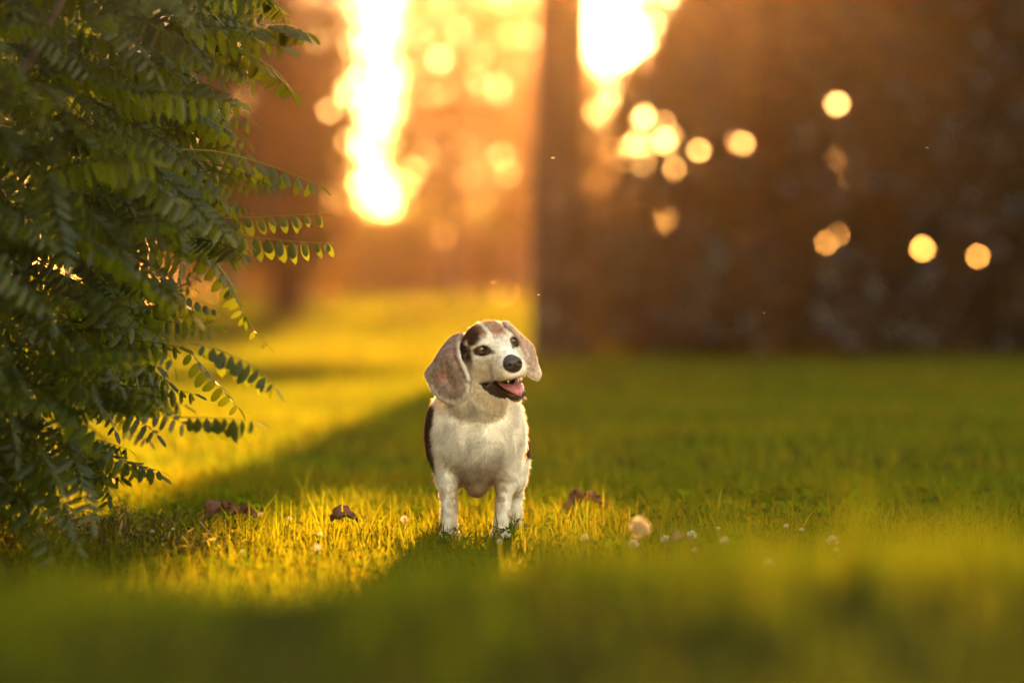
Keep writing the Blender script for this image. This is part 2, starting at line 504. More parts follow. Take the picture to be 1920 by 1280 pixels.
def scatter(d0, d1, dens, rng, margin=.5, half=.15):
    dm = np.linspace(d0, d1, 60)
    wid = 2 * (half * dm + margin)
    area = np.trapezoid(wid, dm) if hasattr(np, 'trapezoid') else np.trapz(wid, dm)
    n = int(area * dens)
    d = np.interp(rng.uniform(0, 1, n), np.concatenate([[0], np.cumsum(wid[1:])]) / np.cumsum(wid[1:])[-1], dm)
    x = rng.uniform(-1, 1, n) * (half * d + margin)
    return x, d + CAM_Y


GA = Acc()
def grass_band(d0, d1, dens, h, w, segs, bend, seed, margin=.5, keep=None):
    rng = np.random.default_rng(seed)
    x, y = scatter(d0, d1, dens, rng, margin)
    n1 = vnoise(np.stack([x * 5, y * 5, x * 0], 1), 3)
    n2 = vnoise(np.stack([x * 1.3, y * 1.3, x * 0], 1), 9)
    k = rng.uniform(0, 1, len(x)) < .45 + .75 * n1
    x, y, n1, n2 = x[k], y[k], n1[k], n2[k]
    n = len(x)
    hh = h * (0.40 + .5 * n1 + .35 * n2) * rng.gamma(7, 1 / 7, n) * np.where(rng.uniform(0, 1, n) < .06, 1.4, 1)
    tone = np.ones((n, 3)) * rng.uniform(.75, 1.25, (n, 1))
    tone[:, 0] *= .85 + .45 * n2 + rng.normal(0, .08, n)
    hh *= np.where((np.abs(x + .075) < .16) & (y > -.22) & (y < .1), .62, 1.0)
    dry = rng.uniform(0, 1, n) < .05 + .22 * np.clip(vnoise(np.stack([x * 2.1, y * 2.1, x * 0 + 4], 1), 12) - .45, 0, 1)
    tone[dry] *= np.array([1.9, 1.35, 2.2])
    V, F, C = grass_blades(x, y, hh, w * rng.uniform(.6, 1.3, n), rng, segs, bend, tone)
    GA.add(V, F, np.clip(C, .2, 3))


grass_band(.9, 5.2, 2300, .05, .0045, 2, .8, 41, 1.0)
grass_band(5.2, 10.5, 6800, .037, .0034, 3, .8, 42, 1.1)
grass_band(10.5, 20, 1300, .042, .006, 2, .6, 43, 1.8)
grass_band(20, 45, 240, .05, .012, 2, .6, 44, 4)
grass_band(45, 105, 50, .07, .03, 1, .5, 45, 8)
# dry straw lying flat between the blades
_sr = np.random.default_rng(61)
_sx, _sy = scatter(6.2, 9.6, 300, _sr, .4)
V, F, C = grass_blades(_sx, _sy, _sr.uniform(.008, .022, len(_sx)), np.full(len(_sx), .0028), _sr, 3, 4.5, np.array([2.6, 1.5, 3.0]) * _sr.uniform(.5, 1.3, (len(_sx), 1)))
GA.add(V, F, C)
# a few taller blades: on the near hump and around the dog
def tall_blades(spots, seed):
    rng = np.random.default_rng(seed)
    for px, d, h, n, sp in spots:
        x = (px - 960) / FPX * d + rng.normal(0, sp, n)
        y = d + CAM_Y + rng.normal(0, sp, n)
        tone = np.ones((n, 3)) * rng.uniform(.8, 1.3, (n, 1))
        V, F, C = grass_blades(x, y, h * rng.uniform(.6, 1.05, n), np.full(n, .0045), rng, 4, .7, tone)
        GA.add(V, F, C)
tall_blades([(1605, 3.1, .10, 9, .009), (1060, 3.6, .085, 22, .02), (760, 7.4, .055, 12, .06), (560, 7.6, .066, 22, .12), (700, 7.5, .060, 18, .10),
             (480, 7.9, .08, 14, .1), (1010, 7.5, .06, 16, .06), (1350, 7.2, .09, 8, .08), (1500, 7.2, .09, 10, .10), (805, 7.5, .05, 14, .03), (1000, 7.5, .05, 14, .03), (893, 7.9, .05, 16, .03), (1300, 6.2, .10, 5, .03), (250, 7.6, .07, 20, .15)], 5)
go = link('grass', GA.mesh('grass', M_grass))
tag(go, 'mown lawn grass with taller blades around the dog', kind='stuff')
# ------------------------------------------------------------------ the dog (beagle), modelled as one implicit surface
# local units: 1 unit = 1/947.4 m; X to the right, Y away from the camera, Z up; ground under the paws at Z = 0
DU = 1 / 947.4
_a = np.array([0.932, 0.265, 0.244]); _a /= np.linalg.norm(_a)
_f = np.array([0.281, -0.960, -0.030]); _f -= _a * (_f @ _a); _f /= np.linalg.norm(_f)
_u = np.cross(_f, _a); _u = _u if _u[2] > 0 else -_u
HE = np.array([-27.4, -70.0, 364.0])
HM = np.stack([_a, _f, _u])            # world -> head rows (side, forward, up)


def H(s, f, u):
    return HE + s * _a + f * _f + u * _u


VOX = 2.3
LO, HI = np.array([-182.0, -190.0, -8.0]), np.array([72.0, 470.0, 428.0])
NG = np.ceil((HI - LO) / VOX).astype(int)
FIELD = np.full(NG, 60.0, dtype=np.float32)


def sub(lo, hi):
    i0 = np.clip(np.floor((np.array(lo) - LO) / VOX).astype(int), 0, NG)
    i1 = np.clip(np.ceil((np.array(hi) - LO) / VOX).astype(int) + 1, 0, NG)
    s = tuple(slice(a, b) for a, b in zip(i0, i1))
    ax = [LO[k] + VOX * np.arange(i0[k], i1[k]) for k in range(3)]
    P = np.stack(np.meshgrid(*ax, indexing='ij'), -1).astype(np.float32)
    return s, P


def smin(a, b, k):
    h = np.clip(0.5 + 0.5 * (b - a) / k, 0, 1)
    return b + (a - b) * h - k * h * (1 - h)


def put(fn, lo, hi, k, mode='add'):
    m = k + 8
    s, P = sub(np.array(lo) - m, np.array(hi) + m)
    d = fn(P).astype(np.float32)
    if mode == 'add':
        FIELD[s] = smin(FIELD[s], d, k)
    else:
        FIELD[s] = -smin(-FIELD[s], d, k)


def ell(c, r, k=18, head=False, mode='add', rot=None):
    c = np.array(c, float); r = np.array(r, float)
    if head:
        cw = H(*c); M = HM
    else:
        cw = c; M = np.eye(3)
    if rot is not None:
        M = np.array(rot.to_matrix()) @ M
    ext = np.sqrt(((M.T * r) ** 2).sum(1))

    def fn(P):
        q = (P - cw.astype(np.float32)) @ M.T.astype(np.float32)
        k0 = np.sqrt(((q / r) ** 2).sum(-1)); k1 = np.sqrt(((q / r ** 2) ** 2).sum(-1)) + 1e-6
        return k0 * (k0 - 1) / k1
    put(fn, cw - ext, cw + ext, k, mode)


def cap(p0, r0, p1, r1, k=14, head=False, mode='add'):
    p0 = H(*p0) if head else np.array(p0, float)
    p1 = H(*p1) if head else np.array(p1, float)
    ab = p1 - p0; L2 = ab @ ab

    def fn(P):
        t = np.clip(((P - p0.astype(np.float32)) @ ab.astype(np.float32)) / L2, 0, 1)
        return np.linalg.norm(P - (p0 + t[..., None] * ab).astype(np.float32), axis=-1) - (r0 + (r1 - r0) * t)
    rm = max(r0, r1)
    put(fn, np.minimum(p0, p1) - rm, np.maximum(p0, p1) + rm, k, mode)


def chain(pts, k=10, head=False):
    for (p0, r0), (p1, r1) in zip(pts[:-1], pts[1:]):
        cap(p0, r0, p1, r1, k, head)


# trunk of the body
ell((-67, 100, 172), (84, 150, 72), 20)
ell((-68, 6, 194), (81, 62, 74), 26)
ell((-130, 34, 200), (32, 56, 62), 20)
ell((-10, 34, 196), (34, 56, 66), 20)
ell((-66, 30, 124), (32, 52, 36), 12)
ell((-66, 26, 94), (17, 28, 16), 14)
ell((-63, 200, 152), (78, 150, 66), 24)
ell((-56, 310, 168), (84, 84, 80), 26)
# neck and the loose throat fold hanging over the chest
cap((-68, 52, 232), 76, (-52, -8, 325), 60, 26)
ell((-62, -36, 266), (54, 38, 50), 13)
# front legs
for sx, pts in ((1, [((-124, 14, 165), 32), ((-121, 8, 106), 18.5), ((-117, 4, 60), 12), ((-116, 0, 32), 11.5), ((-116, -5, 14), 12.5)]),
                (2, [((-18, 14, 165), 32), ((-11, 8, 108), 18.5), ((-17, 2, 60), 11.5), ((-21, 0, 32), 11), ((-22, -5, 14), 12)])):
    chain(pts, 12)
    px = pts[-1][0][0]
    ell((px, -14, 9), (19, 24, 12), 8)
    for j, tx in enumerate((-13, -4.5, 4.5, 13)):
        ell((px + tx, -34 + abs(tx) * .45, 7), (5.6, 10, 8), 3)
# hind legs: thigh, shank, hock, metatarsus, paw
for sx in (-1, 1):
    ox = -60 + sx * 57
    ell((ox + sx * 4, 282, 142), (32, 62, 70), 20)
    ell((ox + sx * 4, 255, 108), (24, 34, 34), 16)
    chain([((ox + sx * 6, 272, 98), 23), ((ox + sx * 10, 330, 66), 13.5), ((ox + sx * 9, 318, 30), 12.5), ((ox + sx * 8, 308, 12), 13.5)], 10)
    ell((ox + sx * 8, 296, 8), (17, 26, 11), 8)
# tail carried up behind the head
chain([((-58, 385, 214), 15), ((-60, 410, 250), 11), ((-64, 425, 300), 9), ((-66, 424, 338), 6)], 10)

# head
ell((0, -52, 2), (49, 58, 42), 16, True)
ell((-23, -12, 10), (25, 22, 19), 12, True)
ell((21, -12, 8), (22, 20, 15), 12, True)
ell((0, 2, -20), (37, 38, 32), 14, True)
ell((-29, -28, -38), (27, 42, 36), 16, True)
ell((29, -28, -38), (27, 42, 36), 16, True)
cap((0, 14, -20), 25, (0, 62, -32), 18.5, 12, True)
ell((-13, 44, -44), (18, 36, 20), 9, True)
ell((13, 44, -44), (18, 36, 20), 9, True)
ell((0, 62, -43), (22, 18, 19), 8, True)
# lower jaw
cap((0, -24, -66), 27, (0, 52, -90), 14, 10, True)
ell((0, 58, -89), (17, 15, 11), 8, True)
# eye sockets
for s in (-1, 1):
    ell((s * 32.5, 6, -1), (12.3, 12, 9.3), 3, True, 'sub')
# mouth: a wedge between the jaws, open at the front and at both lips
def mouth_fn(P):
    q = (P - HE.astype(np.float32)) @ HM.T.astype(np.float32)
    s, f, u = q[..., 0], q[..., 1], q[..., 2]
    sl = 0.31
    up = u - (-61.0 + 0.0022 * (f - 35) ** 2 * 0 + np.clip((f - 55) * .10, 0, 4))
    dn = (-61.0 - 12 * (1 - np.exp(-np.clip(f + 3, 0, 200) / 11)) - .21 * (f + 3)) - u
    d = np.maximum(np.maximum(up, dn), -(f + 3))
    core = np.maximum(12 - np.abs(s) - np.clip((f - 40), 0, 99) * .8, f - 52)      # keep a core of gum and palate
    core = np.where(f < 52, 12 - np.abs(s) - np.clip(f - 36, 0, 99) * .6, -10)
    return np.maximum(d, np.minimum(core, 30) * .8)
_c = H(0, 40, -72)
put(mouth_fn, _c - 75, _c + 75, 3, 'sub')


# ears: thick curved sheets inside an outline
def ear(poly, y0fn, th, k=7, rnd=5):
    poly = np.array(poly, float)
    lo = np.array([poly[:, 0].min() - 6, -130, poly[:, 1].min() - 6]); hi = np.array([poly[:, 0].max() + 6, 60, poly[:, 1].max() + 6])

    def fn(P):
        X, Z = P[..., 0, :][..., 0], P[..., 0, :][..., 2]
        X = P[:, 0, :, 0]; Z = P[:, 0, :, 2]
        d2 = np.full(X.shape, 1e9); ins = np.zeros(X.shape, bool)
        for i in range(len(poly)):
            x0, z0 = poly[i]; x1, z1 = poly[(i + 1) % len(poly)]
            ex, ez = x1 - x0, z1 - z0
            t = np.clip(((X - x0) * ex + (Z - z0) * ez) / (ex * ex + ez * ez), 0, 1)
            d2 = np.minimum(d2, (X - x0 - t * ex) ** 2 + (Z - z0 - t * ez) ** 2)
            cnd = ((z0 > Z) != (z1 > Z)) & (X < (x1 - x0) * (Z - z0) / (z1 - z0 + 1e-9) + x0)
            ins ^= cnd
        sd = np.sqrt(d2) * np.where(ins, -1, 1)
        mid = y0fn(X, Z, sd)
        dy = (np.abs(P[..., 1] - mid[:, None, :]) - (th - rnd * .8)) * .85
        dd = (sd + rnd * .8)[:, None, :] * np.ones_like(dy)
        return np.sqrt(np.maximum(dd, 0) ** 2 + np.maximum(dy, 0) ** 2) + np.minimum(np.maximum(dd, dy), 0) - rnd * .8
    put(fn, lo, hi, k)


def smooth_poly(pts, n=5):
    pts = np.array(pts, float); N = len(pts); out = []
    for i in range(N):
        p0, p1, p2, p3 = pts[i - 1], pts[i], pts[(i + 1) % N], pts[(i + 2) % N]
        for t in np.linspace(0, 1, n, endpoint=False):
            out.append(.5 * (2 * p1 + (p2 - p0) * t + (2 * p0 - 5 * p1 + 4 * p2 - p3) * t * t + (3 * p1 - p0 - 3 * p2 + p3) * t ** 3))
    return np.array(out)


def pxz(L):
    return [(x - 960, 1015 - y) for x, y in L]


EAR_A = smooth_poly(pxz([(868, 628), (852, 631), (840, 640), (827, 656), (811, 682), (796, 703), (802, 720), (811, 738), (825, 752), (843, 760),
                         (861, 758), (876, 747), (882, 731), (880, 714), (871, 693), (862, 672), (859, 650), (866, 635)]))
EAR_B = smooth_poly(pxz([(941, 608), (950, 605), (962, 615), (979, 632), (999, 650), (1005, 668), (1010, 688), (1015, 703), (1010, 715), (1000, 713),
                         (990, 706), (984, 692), (984, 676), (978, 655), (970, 634), (955, 618)]))


def earA_y(X, Z, sd):
    t = np.clip((X + 166) / 86, 0, 1)
    w = 3.0 * np.sin(X * .07 + Z * .035) + 2.0 * np.sin(Z * .09)
    return -12 - 60 * t ** 0.85 + np.clip((Z - 345) / 40, 0, 1) * 26 - 8 * np.exp(-((sd + 22) / 16.) ** 2) + w


def earB_y(X, Z, sd):
    xe = np.interp(Z, [300, 339, 360, 381, 397, 409], [26, 25, 20, 13, -4, -15])
    t = np.clip((X - xe) / 42, 0, 1)
    fr = np.interp(Z, [300, 345, 375, 395, 409], [-50, -56, -66, -62, -46])
    return fr + (2 - fr) * t ** .9 + 3 * np.sin(Z * .06)


ear(EAR_A, earA_y, 6.0, 9)
ear(EAR_B, earB_y, 6.0, 7)
# rolled front rims of the ears
def rim(pts, yf, dy, r):
    pts = pxz(pts)
    P = []
    for x, z in pts:
        y = float(yf(np.array([x], float), np.array([z], float), np.array([-4.0]))[0]) + dy
        P.append(((x, y, z), r))
    chain(P, 5)
rim([(863, 632), (859, 641), (857, 656), (861, 672), (871, 692), (879, 714)], earA_y, -5, 5.0)
rim([(950, 612), (960, 620), (972, 632), (980, 648), (985, 665), (987, 680)], earB_y, -3, 4.6)


def surface_nets(F):
    nx, ny, nz = F.shape
    S = F < 0
    c = np.zeros((nx - 1, ny - 1, nz - 1), np.int8)
    for dx in (0, 1):
        for dy in (0, 1):
            for dz in (0, 1):
                c += S[dx:nx - 1 + dx, dy:ny - 1 + dy, dz:nz - 1 + dz]
    cells = np.argwhere((c > 0) & (c < 8))
    vid = np.full(c.shape, -1, np.int32)
    vid[cells[:, 0], cells[:, 1], cells[:, 2]] = np.arange(len(cells))
    acc = np.zeros((len(cells), 3)); cnt = np.zeros(len(cells))
    corners = [(a, b, d) for a in (0, 1) for b in (0, 1) for d in (0, 1)]
    for i, p in enumerate(corners):
        for q in corners[i + 1:]:
            if sum(abs(p[k] - q[k]) for k in range(3)) != 1: continue
            fp = F[cells[:, 0] + p[0], cells[:, 1] + p[1], cells[:, 2] + p[2]]
            fq = F[cells[:, 0] + q[0], cells[:, 1] + q[1], cells[:, 2] + q[2]]
            m = (fp < 0) != (fq < 0)
            t = fp[m] / (fp[m] - fq[m])
            acc[m] += np.array(p) + t[:, None] * (np.array(q) - np.array(p)); cnt[m] += 1
    V = cells + acc / cnt[:, None]
    faces = []
    for ax in range(3):
        o = [1 if k != ax else 0 for k in range(3)]
        A = S[:-1, :, :] if ax == 0 else S[:, :-1, :] if ax == 1 else S[:, :, :-1]
        B = S[1:, :, :] if ax == 0 else S[:, 1:, :] if ax == 1 else S[:, :, 1:]
        e = np.argwhere(A != B)
        u, v = [k for k in range(3) if k != ax]
        e = e[(e[:, u] > 0) & (e[:, v] > 0)]
        e = e[(e[:, u] < c.shape[u]) & (e[:, v] < c.shape[v])]
        inside = A[e[:, 0], e[:, 1], e[:, 2]]

        def g(du, dv):
            t = e.copy(); t[:, u] -= du; t[:, v] -= dv
            return vid[t[:, 0], t[:, 1], t[:, 2]]
        q = np.stack([g(0, 0), g(1, 0), g(1, 1), g(0, 1)], 1)
        flip = inside if ax != 1 else ~inside
        q[~flip] = q[~flip][:, ::-1]
        faces.append(q)
    return V, np.concatenate(faces)


DV, DF = surface_nets(FIELD)
DV = LO + DV * VOX
# vertex normals from the field gradient
def grad(Pn):
    q = (Pn - LO) / VOX
    i = np.clip(q.astype(int), 1, NG - 3)
    gx_ = FIELD[i[:, 0] + 1, i[:, 1], i[:, 2]] - FIELD[i[:, 0] - 1, i[:, 1], i[:, 2]]
    gy_ = FIELD[i[:, 0], i[:, 1] + 1, i[:, 2]] - FIELD[i[:, 0], i[:, 1] - 1, i[:, 2]]
    gz_ = FIELD[i[:, 0], i[:, 1], i[:, 2] + 1] - FIELD[i[:, 0], i[:, 1], i[:, 2] - 1]
    n_ = np.stack([gx_, gy_, gz_], 1)
    return n_ / (np.linalg.norm(n_, axis=1)[:, None] + 1e-6)


def ss(x, a, b):
    t = np.clip((x - a) / (b - a), 0, 1)
    return t * t * (3 - 2 * t)


def poly_sd(X, Z, poly):
    d2 = np.full(X.shape, 1e9); ins = np.zeros(X.shape, bool)
    for i in range(len(poly)):
        x0, z0 = poly[i]; x1, z1 = poly[(i + 1) % len(poly)]
        ex, ez = x1 - x0, z1 - z0
        t = np.clip(((X - x0) * ex + (Z - z0) * ez) / (ex * ex + ez * ez), 0, 1)
        d2 = np.minimum(d2, (X - x0 - t * ex) ** 2 + (Z - z0 - t * ez) ** 2)
        ins ^= ((z0 > Z) != (z1 > Z)) & (X < (x1 - x0) * (Z - z0) / (z1 - z0 + 1e-9) + x0)
    return np.sqrt(d2) * np.where(ins, -1, 1)


WHITE = np.array([0.88, 0.83, 0.74]); CREAM = np.array([0.62, 0.50, 0.33]); TAN = np.array([0.36, 0.155, 0.055]); DARK = np.array([0.035, 0.018, 0.010])
EARC = np.array([0.29, 0.205, 0.165]); EARL = np.array([0.42, 0.31, 0.25]); LIP = np.array([0.011, 0.006, 0.004]); SKIN = np.array([0.36, 0.17, 0.10])


def coat(P):
    """coat colours by place on the body, with some painted shade; returns colour and hair length factor"""
    q = (P - HE) @ HM.T
    s, f, u = q[:, 0], q[:, 1], q[:, 2]
    n1 = vnoise(P * .045, 1); n2 = vnoise(P * .16, 2); n3 = vnoise(P * .5, 4)
    j = (n1 - .5) * 14 + (n2 - .5) * 10 + (n3 - .5) * 5
    C = np.tile(WHITE, (len(P), 1))

    def mixc(w, col):
        nonlocal C
        C = C * (1 - w[:, None]) + w[:, None] * col
    hair = np.ones(len(P)) * 1.0
    is_head = (np.linalg.norm((q - np.array([0, -5, -33])) / np.array([80, 114, 93]), axis=1) < 1.0)
    body = ~is_head
    # --- body: dark saddle over the back and flanks, tan rims
    X, Y, Z = P.T
    edge = 36 + .38 * np.clip(Z - 190, -80, 80)
    wl_ = ss(-X - 136 + j * .3 + .2 * np.clip(Y - 20, -30, 60), 0, 6) * ss(Z, 100, 135) * ss(Y + j * .5, -24, -8) * ss(-Z + j, -262, -242)
    zt = np.where(X > -40, 160, 124)
    wb = ss(Y + j, 62, 84) * ss(Z + j - zt, 0, 18)
    wr = ss(X - 18 + j * .5 + .2 * np.clip(Y - 40, -40, 60), 0, 9) * ss(Z, 135, 150) * ss(Y + j, 34, 50) * ss(-Z, -215, -190)
    w = np.clip(np.maximum(np.maximum(wl_, wb), wr), 0, 1) * body
    mixc(np.clip(w * 1.6, 0, 1) * .9, TAN * .8)
    mixc(ss(w, .35, .8), DARK * 1.5)
    mixc(.86 * ss(126 - Z + j * 1.5, -8, 30) * ss(44 - np.abs(X + 66) + j * .5, 0, 14) * ss(Z, 66, 78) * (Y < 130) * body, np.array([.27, .145, .060]))
    mixc(.62 * ss(-Z + j * 1.4, -182, -112) * ss(60 - np.abs(X + 66) + j, 0, 22) * (Y < 60) * body, np.array([.36, .235, .12]))  # shading of the lower chest, painted into the coat as a tan gradient
    mixc(.7 * (np.linalg.norm((P - np.array([-20, -18, 76])) / np.array([9, 20, 7]), axis=1) < 1), TAN * .6)
    mixc((.22 + .35 * ss(n2, .5, .75)) * ss(-Z + j, -125, -95) * body, np.array([.42, .31, .20]))
    mixc(.6 * ss(1.12 - np.linalg.norm((P - np.array([-62, -36, 266])) / np.array([54, 40, 50]), axis=1), -.1, .35) * ss(-Z, -330, -290), np.array([.44, .33, .17]))  # throat: cream tone, darkened with painted shade under the jaw
    # --- head
    hd = is_head.astype(float)
    s0 = -9 * ss(u, -4, 18)
    blaze = ss(np.abs(s - s0) + j * .25, 3.0, 6.5)
    top = ss(u + .10 * f + j * .6 - .28 * np.abs(s), -4, 4) * hd
    side = ss(-s - 44 + j * .3, 0, 6) * ss(-f + j * .6, -2, 10) * ss(u + j, -36, -22) * hd
    tanL = top * (s < s0) * blaze * ss(-f + j, -8, 6)
    mixc(tanL * (.80 + .15 * n3), TAN)
    mixc(side, DARK)
    mixc(ss(-s - 26 + (u - 14) * .5 + j * .8, 0, 14) * top * (s < 0) * .9, DARK * 1.3)
    tanR = ss(u + j * .5 - .1 * np.abs(s), 6, 14) * (s > s0) * blaze * ss(-s + j * .3 - .5 * (30 - u).clip(0, 30) * 0, -24, -15) * hd * ss(-f + j, -16, 0)
    mixc(tanR * (.62 + .3 * n2), TAN * 1.25)
    mixc(ss(s + j * .4, 26, 34) * ss(u, 6, 16) * hd * ss(-f, 2, 20) * .8, TAN * .8)
    # cheek shading of grizzled cream
    mixc(.55 * ss(-u + j, 8, 30) * hd * ss(-s, 4, 24), CREAM)
    mixc(.35 * hd * ss(n2, .5, .75) * ss(-u, -6, 10), CREAM * .75)
    # eye rims
    for sg in (-1, 1):
        e = np.sqrt(((s - sg * 32.5) / 1.12) ** 2 + (u * 1.25 + 1) ** 2 + ((f - 3) * .25) ** 2)
        ring = ss(15.2 - e + j * .08, 0, 3) * hd * ss(f, -14, -6)
        mixc(ring * .96, DARK * .8)
        inner = ss(7.0 - np.hypot(s - sg * 20, (u + 5) * 1.2 + (sg * (s - sg * 20)) * -.35), 0, 4) * hd * (f > 0)
        mixc(inner * .75, DARK * 1.5)
        hair = np.where((e < 14) & is_head & (f > -14), 0.0, hair)
    # lips and the inside of the mouth
    sl = 0.31
    dn = u - (-61.0 - 12 * (1 - np.exp(-np.clip(f + 3, 0, 200) / 11)) - .21 * (f + 3))
    up = u + 61
    nrm = grad(P); nh = nrm @ HM.T
    inm = (f > -6) & is_head & (up < 1.5) & (dn > -1.2) & (np.abs(s) < 60)
    mixc(inm.astype(float), LIP)
    msd = poly_sd(P[:, 0], P[:, 2], MOUTH)
    lip = (f > -12) & is_head & (dn <= -1.2) & ((dn > -np.clip((f + 6) * .6, 0, 6) + j * .2) | ((msd + j * .2 < 0) & (P[:, 1] < -45))) & (u < -58) & (np.abs(s) > -1)
    mixc(lip * .96, LIP * 1.2)
    ul = (f > -4) & is_head & (up >= 1.5) & (up < 4.5 + j * .2)
    mixc(ul * .6, LIP * 3)
    mixc(.6 * ss(-u, 78, 90) * ss(f + j, 18, 40) * is_head * (~lip), TAN * .8)
    hair = np.where(inm | lip, 0.0, hair)
    hair = np.where(is_head, hair * .62, hair)
    hair = np.where(is_head & (f > 40), hair * .6, hair)
    # nose skin under the pad
    nz = np.linalg.norm(q - np.array([0, 80, -29]), axis=1)
    mixc(ss(21 - nz, 0, 3) * hd, DARK * 1.2)
    hair = np.where((nz < 20) & is_head, 0.0, hair)
    # --- ears
    for poly, yf, dark, lite in ((EAR_A, earA_y, EARC, EARL), (EAR_B, earB_y, EARC * 1.7, EARL * 1.25)):
        box = (X > poly[:, 0].min() - 8) & (X < poly[:, 0].max() + 8) & (Z > poly[:, 1].min() - 8) & (Z < poly[:, 1].max() + 8) & (Y < 60)
        ii = np.where(box)[0]
        sd = poly_sd(X[ii], Z[ii], poly)
        mid = yf(X[ii], Z[ii], sd)
        onear = (sd < 3.5) & (np.abs(Y[ii] - mid) < np.where(Z[ii] > 350, 21, 13))
        k = ii[onear]; sdk = sd[onear]
        tone = (n2[k] - .5) * .55 + (n3[k] - .5) * .55
        c = dark * (1 + tone)[:, None]
        mot = ss(n1[k] + (n3[k] - .5) * .5, .42, .68)
        c = c * (1 - .28 * mot[:, None]) + .28 * mot[:, None] * lite
        edge_ = ss(sdk + (n2[k] - .5) * 10, -13 if dark is EARC else -9, -1) * (ss(-Z[k], -325, -285) if dark is EARC else ss(-Z[k], -360, -310))
        c = c * (1 - .85 * edge_[:, None]) + .85 * edge_[:, None] * (WHITE * .72)
        if dark is EARC:
            pk = np.exp(-(((X[k] + 130) / 8) ** 2 + ((Z[k] - 306) / 10) ** 2))
            c = c * (1 - .5 * pk[:, None]) + .5 * pk[:, None] * np.array([.40, .12, .08])
            rl = ss(X[k] - np.interp(Z[k], [299, 323, 346, 375], [-83, -94, -102, -103]), 0, 5) * ss(-Z[k], -376, -366) * ss(Z[k], 290, 310)
            c = c * (1 - .85 * rl[:, None]) + .85 * rl[:, None] * (WHITE * .85)
        else:
            rl = ss(np.interp(Z[k], [300, 339, 360, 381, 397], [27, 27, 22, 15, -2]) - X[k], -3, 3) * (Z[k] < 385)
            c = c * (1 - .7 * rl[:, None]) + .7 * rl[:, None] * (EARL * 1.1)
        C[k] = c
        hair[k] = .38
    return np.clip(C, .004, .9), hair


MOUTH = smooth_poly(pxz([(900, 718), (912, 722), (944, 726), (962, 722), (984, 733), (986, 741), (979, 747), (965, 751), (948, 751), (932, 747), (917, 740), (906, 730)]), 3)
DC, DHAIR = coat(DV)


def attr_mat(name, attr, rough=.85, spec=.15, trans=0.0, bump=0.0):
    m, n, l = new_mat(name)
    out = n.new('ShaderNodeOutputMaterial')
    a = n.new('ShaderNodeAttribute'); a.attribute_name = attr
    b = n.new('ShaderNodeBsdfPrincipled')
    b.inputs['Roughness'].default_value = rough
    b.inputs['Specular IOR Level'].default_value = spec
    l.new(a.outputs['Color'], b.inputs['Base Color'])
    if bump:
        tc = n.new('ShaderNodeTexCoord'); ns = n.new('ShaderNodeTexNoise'); ns.inputs['Scale'].default_value = 160
        bp = n.new('ShaderNodeBump'); bp.inputs['Strength'].default_value = bump; bp.inputs['Distance'].default_value = .002
        l.new(tc.outputs['Object'], ns.inputs['Vector']); l.new(ns.outputs[0], bp.inputs['Height']); l.new(bp.outputs[0], b.inputs['Normal'])
    if trans:
        t = n.new('ShaderNodeBsdfTranslucent'); l.new(a.outputs['Color'], t.inputs[0])
        mx = n.new('ShaderNodeMixShader'); mx.inputs[0].default_value = trans
        l.new(b.outputs[0], mx.inputs[1]); l.new(t.outputs[0], mx.inputs[2]); l.new(mx.outputs[0], out.inputs[0])
    else:
        l.new(b.outputs[0], out.inputs[0])
    return m


M_skin = attr_mat('dog_coat', 'coat', .9, .08, bump=.25)
M_fur = attr_mat('dog_fur', 'coat', .6, .25, .55)


def plain_mat(name, col, rough=.5, spec=.5, sss=0.0, bump=0, bscale=60, coat_w=0.0):
    m, n, l = new_mat(name)
    out = n.new('ShaderNodeOutputMaterial'); b = n.new('ShaderNodeBsdfPrincipled')
    tc = n.new('ShaderNodeTexCoord'); ns = n.new('ShaderNodeTexNoise'); ns.inputs['Scale'].default_value = bscale
    hs = n.new('ShaderNodeMix'); hs.data_type = 'RGBA'
    hs.inputs[6].default_value = (*[c * .8 for c in col], 1); hs.inputs[7].default_value = (*[min(1, c * 1.2) for c in col], 1)
    l.new(tc.outputs['Object'], ns.inputs['Vector']); l.new(ns.outputs[0], hs.inputs[0]); l.new(hs.outputs[2], b.inputs['Base Color'])
    b.inputs['Roughness'].default_value = rough; b.inputs['Specular IOR Level'].default_value = spec
    b.inputs['Coat Weight'].default_value = coat_w; b.inputs['Coat Roughness'].default_value = .08
    if sss:
        b.inputs['Subsurface Weight'].default_value = sss; b.inputs['Subsurface Radius'].default_value = (.006, .002, .001)
    if bump:
        bp = n.new('ShaderNodeBump'); bp.inputs['Strength'].default_value = bump; bp.inputs['Distance'].default_value = .001
        l.new(ns.outputs[0], bp.inputs['Height']); l.new(bp.outputs[0], b.inputs['Normal'])
    l.new(b.outputs[0], out.inputs[0])
    return m


M_nose = plain_mat('nose_pad', (.030, .018, .014), .38, .5, bump=.5, bscale=700)
M_tongue = plain_mat('tongue_pink', (.48, .17, .17), .35, .5, .3, .3, 400)
M_tooth = plain_mat('tooth_ivory', (.68, .55, .34), .3, .5)

dog = empty('dog', (0, 0, float(ground_z(-.08, 0)) + 0.004))
tag(dog, 'old beagle with brown ears and white chest standing in the grass, mouth open', 'dog')
dog_body = link('body', build_mesh('body', DV * DU, DF, M_skin, True, DC), dog)

